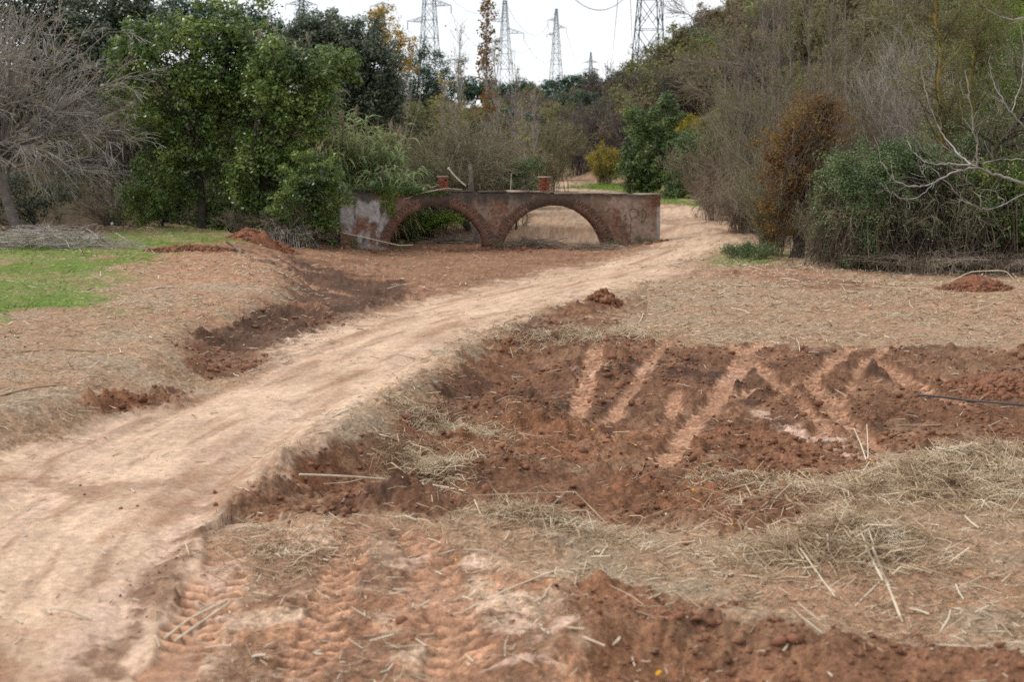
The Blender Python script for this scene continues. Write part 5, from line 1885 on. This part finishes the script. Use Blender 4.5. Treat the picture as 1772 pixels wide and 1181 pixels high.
def ground_line(pts, lift=.015, z0=0.0):
    out = []
    for q in pts:
        x, y = q[:2]
        lf = q[2] if len(q) > 2 else 0
        p = on(x, y, z0)
        for _ in range(4):
            p = on(x, y, H(p[0], p[1]) + lift + lf)
        out.append(p)
    return out


CANES = [
    ('long jointed cane lying across the near rim of the pit', [(518, 822), (600, 825), (690, 832), (775, 844), (805, 851)], .013, 'cane'),
    ('thin broken cane lying just below the long jointed one', [(560, 838), (600, 836), (640, 826)], .006, 'cane'),
    ('pale split cane, left of the pair lying together in the front left', [(285, 1106), (330, 1070), (392, 1040)], .011, 'cane'),
    ('pale split cane, right of the pair lying together in the front left', [(303, 1110), (345, 1080), (397, 1044)], .011, 'cane'),
    ('long thin cane running from the hay tangle to the front soil', [(800, 1060), (880, 1020), (960, 988), (1020, 985)], .008, 'cane'),
    ('upright broken cane, thicker of two, standing in the near straw bank', [(1562, 1078), (1535, 1010, .15), (1510, 948, .42)], .010, 'cane'),
    ('upright broken cane, paler of two, leaning left in the near straw bank', [(1530, 1010), (1512, 975, .1), (1498, 945, .25)], .010, 'cane'),
    ('cane lying under the two upright broken ones', [(1480, 1050), (1502, 1028), (1522, 1008)], .008, 'cane'),
    ('white stub of cane standing by the dark hollow in the straw', [(1445, 975), (1433, 950, .06), (1432, 925, .16)], .008, 'cane'),
    ('long cane lying along the near straw bank', [(1230, 990), (1300, 998), (1400, 1010)], .007, 'cane'),
    ('second long cane lying along the near straw bank, slanting down right', [(1330, 955), (1400, 985), (1460, 1040)], .007, 'cane'),
    ('crossed cane leaning over the others on the near straw bank', [(1450, 1040), (1420, 1000, .05), (1385, 950, .12)], .008, 'cane'),
    ('cane slanting right across the crossed stalks of the straw bank', [(1290, 970), (1380, 930, .05), (1470, 905, .1)], .007, 'cane'),
    ('pale cane fragment on the blurred front soil', [(1050, 1130), (1070, 1108), (1092, 1082)], .010, 'cane'),
    ('weathered cane lying on the blurred soil ridge', [(1455, 1092), (1490, 1108), (1530, 1130)], .011, 'cane_dark'),
    ('broken root of cane standing upright beyond the big hay heap, thickest', [(1500, 800), (1490, 770, .08), (1478, 742, .2)], .010, 'cane'),
    ('broken stalk standing upright beyond the big hay heap, thinner', [(1502, 798), (1502, 770, .1), (1500, 735, .24)], .008, 'cane'),
    ('pale stick lying at the pit rim beside the grey hay spill', [(575, 722), (600, 710), (625, 702)], .012, 'cane'),
    ('short white stake of cane standing in the left field', [(277, 640), (273, 628, .05), (268, 614, .14)], .014, 'cane'),
    ('forked pale twig lying beside the short white stake in the left field', [(275, 612), (292, 604), (305, 592)], .008, 'cane'),
    ('long brown stick lying across the left field at the frame edge', [(-10, 613), (60, 607), (110, 604), (165, 608)], .014, 'cane_dark'),
    ('long curved tan branch on the left field below the brown stick', [(-10, 688), (50, 672), (110, 666), (170, 668)], .014, 'cane_dark'),
    ('pale bundle of split cane in the upper left field', [(250, 502), (275, 498), (300, 496)], .018, 'cane'),
    ('thin cane right of the pale bundle in the upper left field', [(428, 524), (450, 516), (480, 510)], .014, 'cane'),
    ('curved long cane lying on the mulch right of the small soil heap', [(1120, 545), (1150, 530), (1190, 527), (1230, 531)], .010, 'cane'),
    ('short cane crossing the curved one right of the small soil heap', [(1100, 530), (1120, 518), (1150, 528)], .009, 'cane'),
    ('white chip of cane on the mulch below the curved one', [(1107, 558), (1111, 550, .02), (1113, 542, .05)], .012, 'cane'),
    ('pale stick lying on the mulch in front of the creeper', [(1710, 530), (1725, 522), (1737, 516)], .012, 'cane'),
    ('pale stick lying in the middle of the right mulch field', [(1265, 533), (1285, 537), (1297, 542)], .010, 'cane'),
    ('thin upright stub left in the mulch above the tyre tracks', [(1384, 608), (1383, 600, .04), (1382, 591, .12)], .008, 'cane'),
    ('second thin upright stub in the mulch, right of the first', [(1431, 594), (1431, 588, .03), (1432, 583, .09)], .008, 'cane'),
    ('grey pole stuck aslant in the dirt mound left of the bridge', [(420, 437), (405, 427, .1), (390, 418, .25)], .03, 'barkgrey'),
    ('flat piece of bark lying on the churned soil right of the tracks', [(1555, 737), (1590, 738), (1630, 736)], .014, 'cane_dark'),
    ('thin cane lying at the left frame edge by the track', [(-5, 745), (70, 745), (150, 742)], .007, 'cane'),
    ('dead arching cane in front of the creeper at the right', [(1640, 490), (1680, 470, .2), (1740, 468, .3), (1760, 490)], .012, 'cane'),
    ('long dead stalk lying along the edge of the creeper', [(1450, 492), (1520, 496), (1600, 500)], .010, 'cane'),
]
for lab, pts, r, m in CANES:
    pole('cane' if m == 'cane' else 'stick', lab, 'cane' if m == 'cane' else 'stick', ground_line(pts, r * .8), r, m, world=True, n=7)

pole('hose', 'thin dark hose snaking in from the right over the churned soil', 'hose', ground_line([(1587, 684), (1620, 686), (1670, 693), (1720, 697), (1772, 702), (1850, 712)], .07, -.2), .016, 'hose', world=True, n=10)


# branch pile at the left
def branch_pile(label, px, py, n, spread, h, seed, mat='twiggrey'):
    rng = np.random.default_rng(seed)
    p = ground_line([(px, py)])[0]
    b = np.array([p[0], p[1], H(p[0], p[1])])
    c = np.stack([rng.normal(0, spread[0], n), rng.normal(0, spread[1], n), rng.random(n) * h], -1)
    c[:, 2] *= np.exp(-(c[:, 0] / spread[0]) ** 2 * .4)
    th = rng.normal(0, .5, n) + (rng.random(n) < .5) * np.pi
    tl = rng.normal(0, .2, n)
    d = np.stack([np.cos(th) * np.cos(tl), np.sin(th) * np.cos(tl), np.sin(tl)], -1)
    L = rng.uniform(.4, 1.6, n)[:, None]
    m = c + rng.normal(0, .12, (n, 3))
    P = bez(c - d * L / 2, m, c + d * L / 2, 6)
    P[..., 2] = np.maximum(P[..., 2], .02)
    R = rng.uniform(.005, .016, n)[:, None] * np.linspace(1, .4, 6)[None]
    p2, r2 = grow(rng, P, R, n * 4, .2, 1, .6, .5, 3, .6, 0, .15)
    V, Fq = join([tubes(P, R, 4), tubes(p2, np.maximum(r2, .003), 3)])
    o = obj('branch_pile', mesh_np('branch_pile', V, Fq, M[mat]))
    o.location = b
    tag(o, label, 'branch pile')


branch_pile('grey pile of cut branches under the bare tree on the left grass', 75, 428, 260, (1.1, .5), .55, 730)
branch_pile('low heap of dead twigs at the foot of the pier between the arches', 925, 428, 130, (.55, .3), .25, 731, 'twigbrown')
branch_pile('dark twigs lying inside the left arch', 790, 420, 90, (.5, .3), .2, 732, 'twigbrown')
branch_pile('scattered twigs at the foot of the right arch', 1045, 432, 70, (.6, .3), .12, 733, 'twigbrown')
branch_pile('dead brush heap between the green shrub and the bridge foot', 560, 424, 160, (.6, .3), .6, 734, 'twigbrown')

rng = np.random.default_rng(745)
u = rng.uniform(-.2, BLEN + .2, 420)
dd = rng.exponential(.35, 420) + .03
q = W_(u, dd, 0) + BL
lumps('rubble', 'bits of fallen plaster, brick and soil along the foot of the bridge', 'rubble', q[:, 0], q[:, 1], np.clip(rng.lognormal(-3.3, .55, 420), .012, .13), M['clod'], .35, 746)
q = W_(u[:160] + .07, dd[:160] + .05, 0) + BL
lumps('brick_rubble', 'broken red brick bits scattered at the foot of the bridge', 'rubble', q[:, 0], q[:, 1], np.clip(rng.lognormal(-3.3, .4, 160), .012, .1), M['brickred'], .35, 747)
for px_, u_, lab_ in [(600, .4, 'dry weeds at the foot of the whitewashed wall'), (680, 2.0, 'dry weeds at the left foot of the left arch'), (855, 5.4, 'dry weeds round the pier between the arches'), (1060, 9.4, 'dry weeds at the right foot of the right arch'), (1110, 10.6, 'dry weeds at the foot of the graffitied wall')]:
    q = W_(u_, .28, 0) + BL
    twig_shrub('weed', lab_, 'weed', 0, 48, .38, .35, 26, [60], 'twigolive', int(px_), r0=.005, leafn=260, leafmat_='leafolive', leaf=.05, base=(q[0], q[1], H(q[0], q[1]) - .03), basew=.3)
# little bare bush seen through the right arch, green weeds through the left one
twig_shrub('dry_bush', 'small dark leafless bush seen through the right arch', 'bush', 905, 56, 1.0, .7, 14, [60, 160], 'twigbrown', 740, r0=.012, up=.2, ang=.7)
crown_tree('leafy_shrub', 'green weeds growing behind the left arch', 'shrub', 745, 53, [(735, 385, 40, 18), (705, 400, 28, 15), (775, 378, 42, 10)], 190, 60, .08, .15, 'leafbright', tr=.02, seed=741)
crown_tree('leafy_shrub', 'small dark weed clump in the left corner of the left arch', 'shrub', 700, 51.5, [(702, 400, 18, 15), (715, 412, 12, 8)], 60, 45, .06, .1, 'leafivy', tr=.02, seed=742)

# soil mounds
def mound(label, px, py, r, h, seed, mat='clod', n=500, z0=0):
    rng = np.random.default_rng(seed)
    p = ground_line([(px, py)], z0=z0)[0]
    b = np.array([p[0], p[1], H(p[0], p[1]) - .03])
    a = np.linspace(0, 2 * np.pi, 73)[:-1]
    q = np.linspace(0, 1, 26)
    A, Qr = np.meshgrid(a, q)
    X, Yy = np.cos(A) * Qr * r[0], np.sin(A) * Qr * r[1]
    nn = fbm(X + px, Yy + py, .3, 5, seed, .6)
    Zz = h * (1 - Qr ** 1.5) * (1 + .9 * nn) - .03 * Qr
    gz = macro(b[0] + X, b[1] + Yy) - b[2]
    V = np.stack([X, Yy, Zz + gz], -1).reshape(-1, 3)
    i = np.arange(25)[:, None] * 72
    j = np.arange(72)[None]
    Q = np.stack([i + j, i + 72 + j, i + 72 + (j + 1) % 72, i + (j + 1) % 72], -1).reshape(-1, 4)
    me = mesh_np('soil_mound', V, Q, M['earth'], True)
    c = np.array([.21, .088, .05]) * (1 + .35 * fbm(X + px, Yy + py, .2, 4, seed + 5))[..., None].reshape(-1, 1)
    ca = me.color_attributes.new('Col', 'FLOAT_COLOR', 'POINT')
    ca.data.foreach_set('color', np.concatenate([c, np.ones((len(c), 1))], 1).astype(np.float32).ravel())
    root = thing('soil_mound', label, 'soil mound', b)
    obj('heap', me, root)
    k = rng.random(n)
    aa = rng.random(n) * 6.28
    rr = k ** .6 * 1.1
    x, y = np.cos(aa) * rr * r[0], np.sin(aa) * rr * r[1]
    z = h * (1 - np.minimum(rr, 1) ** 1.5) * .95 + macro(b[0] + x, b[1] + y) - b[2]
    R = np.clip(rng.lognormal(-3.6, .45, n), .01, .1)
    S = R[:, None, None] * (1 + rng.normal(0, .2, (n, len(IV), 1)))
    V = (IV[None] * S + np.stack([x, y, z], -1)[:, None]).reshape(-1, 3)
    Fc = (IF[None] + (np.arange(n) * len(IV))[:, None, None]).reshape(-1, 3)
    obj('clods', mesh_np('clods', V, Fc, M['clod']), root, kind='stuff')


mound('red soil mound left of the bridge with a pole stuck in it', 455, 425, (1.1, .8), .42, 750)
mound('low red ridge of soil along the edge of the left grass', 330, 433, (1.3, .5), .16, 751)
mound('small red soil heap on the right edge of the pale track', 1042, 520, (.36, .3), .2, 752, n=250)
mound('red soil mound in front of the creeper at the right', 1690, 500, (.85, .55), .26, 753)
mound('crumbly dark red soil heap at the right frame edge beyond the hose', 1750, 660, (.9, .8), .22, 754, n=900, z0=-.1)

# odd bits
V = IV * np.array([.17, .1, .08])
p = ground_line([(495, 431)])[0]
o = obj('plastic_rag', mesh_np('plastic_rag', V * (1 + np.random.default_rng(3).normal(0, .25, V.shape)), IF, M['black']))
o.location = p
tag(o, 'crumpled dark blue-black plastic rag on the red mound', 'rag')
p = at(193, 358, 50.5)
p[2] = H(p[0], p[1]) + .05
o = obj('white_scrap', mesh_np('white_scrap', IV * np.array([.06, .05, .07]), IF, M['white']))
o.location = p
tag(o, 'small white scrap of litter in the shade under the left trees', 'litter')

LEAVES = [(1025, 744, -.3), (613, 882, 0), (1267, 907, -.3), (1275, 966, -.1), (1508, 796, 0), (750, 792, 0), (1462, 880, 0), (1645, 1048, 0), (858, 722, 0), (790, 968, 0), (1140, 1165, .1), (1540, 960, 0), (1010, 700, -.3), (1200, 850, -.3), (660, 672, 0), (1100, 770, -.3)]
rng = np.random.default_rng(77)
for x, y, z0 in LEAVES:
    p = ground_line([(x, y)], .015, z0)[0]
    a = np.linspace(0, 2 * np.pi, 9)[:-1]
    R = .028 * (1 + .25 * np.cos(a * 5))
    V = np.stack([np.cos(a) * R, np.sin(a) * R * .8, .008 * np.cos(a * 2)], -1)
    V = np.concatenate([V, V - [0, 0, .002], [[.055, 0, .004], [.055, .003, .002]]])
    Fq = [np.array([list(range(8))]), np.array([list(range(15, 7, -1))]), np.array([[i, i + 8, (i + 1) % 8 + 8, (i + 1) % 8] for i in range(8)])]
    o = obj('fallen_leaf', mesh_np('fallen_leaf', V, Fq, M['yleaf']))
    o.location = p
    o.rotation_euler = (rng.normal(0, .4), rng.normal(0, .4), rng.uniform(0, 6.28))
    tag(o, 'small bright yellow-orange fallen leaf on the bare soil', 'leaf', 'fallen yellow leaves')

# ------------------------------------------------------------------ pylons and wires
def pylon(label, px, Y, ytop, ybot, wtop, wbot, arms, mat, member, rot=.5, levels=None):
    """lattice tower; widths and heights read off the photo at its distance"""
    k = Y / F
    zt = CAMZ + (HOR - ytop) * k
    zb = CAMZ + (HOR - ybot) * k
    x0 = (px - CX) * k
    b = np.array([x0, Y, float(macro(np.array([x0]), np.array([Y]))[0]) - .5])
    root = thing('pylon', label, 'pylon', b, None, rot)
    h = zt - b[2]
    # linear taper measured between ybot and ytop, carried down to the ground
    wt, wb = wtop * k, wbot * k
    slope = (wb - wt) / (zt - zb)

    def wd(z):
        return wt + slope * (h - z)
    levs = [0.0]
    while levs[-1] < h - wt:
        levs.append(levs[-1] + max(wd(levs[-1]) * 1.25, wt))
    levs[-1] = h
    segs = []
    legs = []
    cs = [(-1, -1), (1, -1), (1, 1), (-1, 1)]
    for c in cs:
        legs.append((np.array([c[0] * wd(0) / 2, c[1] * wd(0) / 2, 0]), np.array([c[0] * wt / 2, c[1] * wt / 2, h])))
    for a, e in zip(levs[:-1], levs[1:]):
        for q in range(4):
            c, d = cs[q], cs[(q + 1) % 4]
            A0, A1 = np.array([c[0] * wd(a) / 2, c[1] * wd(a) / 2, a]), np.array([c[0] * wd(e) / 2, c[1] * wd(e) / 2, e])
            B0, B1 = np.array([d[0] * wd(a) / 2, d[1] * wd(a) / 2, a]), np.array([d[0] * wd(e) / 2, d[1] * wd(e) / 2, e])
            segs += [(A0, B1), (B0, A1), (A1, B1)]
            if wd(a) > 3.2:
                m = (A0 + B1) / 2
                segs += [((A0 + m) / 2, (A0 + A1) / 2), ((B0 + m) / 2, (B0 + B1) / 2)]

    def tube_segs(S, r):
        P = np.array([[a, (a + e) / 2, e] for a, e in S])
        return tubes(P, np.full((len(S), 3), r), 4)
    V, Q = tube_segs(legs, member * 1.6)
    obj('legs', mesh_np('legs', V, Q, M[mat]), root)
    V, Q = tube_segs(segs, member)
    obj('lattice', mesh_np('lattice', V, Q, M[mat]), root)
    tips = []
    for (ya, la, ra) in arms:
        z = CAMZ + (HOR - ya) * k - b[2]
        for sgn, ln in ((-1, la), (1, ra)):
            if not ln:
                continue
            Lm = ln * k / math.cos(rot)
            w0 = wd(z) / 2
            tip = np.array([sgn * (w0 + Lm), 0, z + .2])
            S = []
            for dy in (-1, 1):
                r0 = np.array([sgn * w0, dy * w0, z])
                r1 = np.array([sgn * w0, dy * w0, z + Lm * .28 + .3])
                S += [(r0, tip), (r1, tip)]
                for f in (.3, .6):
                    S.append((r0 * (1 - f) + tip * f, r1 * (1 - f) + tip * f))
                    S.append((r0 * (1 - f) + tip * f, r1 * (1 - f + .3) + tip * (f - .3)))
            V, Q = tube_segs(S, member * .8)
            obj('cross_arm', mesh_np('cross_arm', V, Q, M[mat]), root)
            it = tip - np.array([0, 0, 1.6])
            V, Q = tubes(np.array([[tip, (tip + it) / 2, it]]), np.full((1, 3), .09), 6)
            obj('insulator', mesh_np('insulator', V, Q, M['hose']), root)
            cr, sr = math.cos(rot), math.sin(rot)
            tips.append(b + np.array([it[0] * cr - it[1] * sr, it[0] * sr + it[1] * cr, it[2]]))
    tips.append(b + np.array([0, 0, h]))
    return tips


T1 = pylon('tall lattice pylon behind the yellow poplar, its top cut by the frame', 746, 300, -40, 185, 12, 37, [(-28, 22, 22), (45, 26, 0), (17, 0, 28)], 'steel', .048, .35)
T2 = pylon('lattice pylon behind the brown-leaved poplar, second from the left of the tall ones', 874, 430, 8, 160, 5, 26, [(44, 22, 0), (63, 0, 26), (78, 22, 0)], 'steelfar', .05, .3)
T3 = pylon('slim grey pylon standing clear against the sky near the centre', 961, 560, 22, 145, 3, 19, [(42, 12, 0), (54, 0, 14), (66, 12, 0)], 'steelfar', .055, .3)
T4 = pylon('smallest pylon on the centre skyline', 1020, 900, 94, 135, 2, 7, [(112, 13, 13), (124, 12, 12)], 'steelfar', .09, .1)
T5 = pylon('large dark pylon above the right slope, its top cut by the frame', 1118, 240, -90, 118, 20, 49, [(-60, 30, 30), (-30, 34, 34)], 'steel', .058, .12)
T6 = pylon('pylon top peeping over the trees at the upper left', 530, 420, -10, 60, 6, 12, [(16, 22, 22), (-2, 18, 18)], 'steelfar', .075, .2)
T7 = pylon('distant pylon top above the yellow poplar', 668, 520, 13, 60, 3, 7, [(19, 20, 20)], 'steelfar', .08, .1)


def wire(label, a, b_, sag, r=.035, n=30):
    t = np.linspace(0, 1, n)[:, None]
    P = a * (1 - t) + b_ * t
    P[:, 2] -= (4 * sag * t * (1 - t))[:, 0]
    V, Q = tubes(P[None] - a, np.full((1, n), r * 1.3), 4)
    o = obj('power_line', mesh_np('power_line', V, Q, M['wire']))
    o.location = a
    tag(o, label, 'power line', 'power lines')


wire('wire sagging between the left pylon right arm and the brown poplar pylon', T1[3], T2[1], 7, .035)
wire('wire running from the left pylon down to the left arm of the second pylon', T1[2], T2[0], 7, .035)
wire('earth wire between the tops of the left and second pylons', T1[-1], T2[-1], 6, .03)
wire('wire sagging between the second pylon and the slim central pylon', T2[1], T3[1], 9, .045)
wire('upper left-arm wire between the second and the slim central pylon', T2[0], T3[0], 9, .045)
wire('earth wire between the tops of second and slim central pylons', T2[-1], T3[-1], 10, .045)
wire('lower wire between the second pylon and the slim central pylon', T2[2], T3[2], 9, .045)
wire('wire descending from the slim central pylon to the smallest one', T3[1], T4[1], 14, .05)
wire('left wire descending from the slim central pylon to the smallest one', T3[0], T4[0], 14, .05)
wire('wire leaving the left pylon toward the upper left', T1[2], at(300, -60, 240), 6, .035)
wire('wire crossing the sky from the upper left pylon toward the top edge', T6[0], at(300, -60, 330), 7, .04)
wire('wire between the upper left pylon and the distant pylon top', T6[1], T7[0], 8, .045)
wire('thick drooping wire loop at the top edge between two pylons', at(950, -60, 200), at(1120, -60, 230), 6.4, .05)
wire('vertical-looking wire passing left of the big right pylon', at(1076, -80, 120), T4[3] + np.array([6, 0, 0]), 5, .03)
wire('vertical-looking wire just left of the big right pylon', at(1088, -80, 130), T4[3] + np.array([22, 0, 0]), 5, .03)
wire('wire passing close right of the big right pylon', at(1150, -80, 110), at(1146, 90, 500), 3, .03)
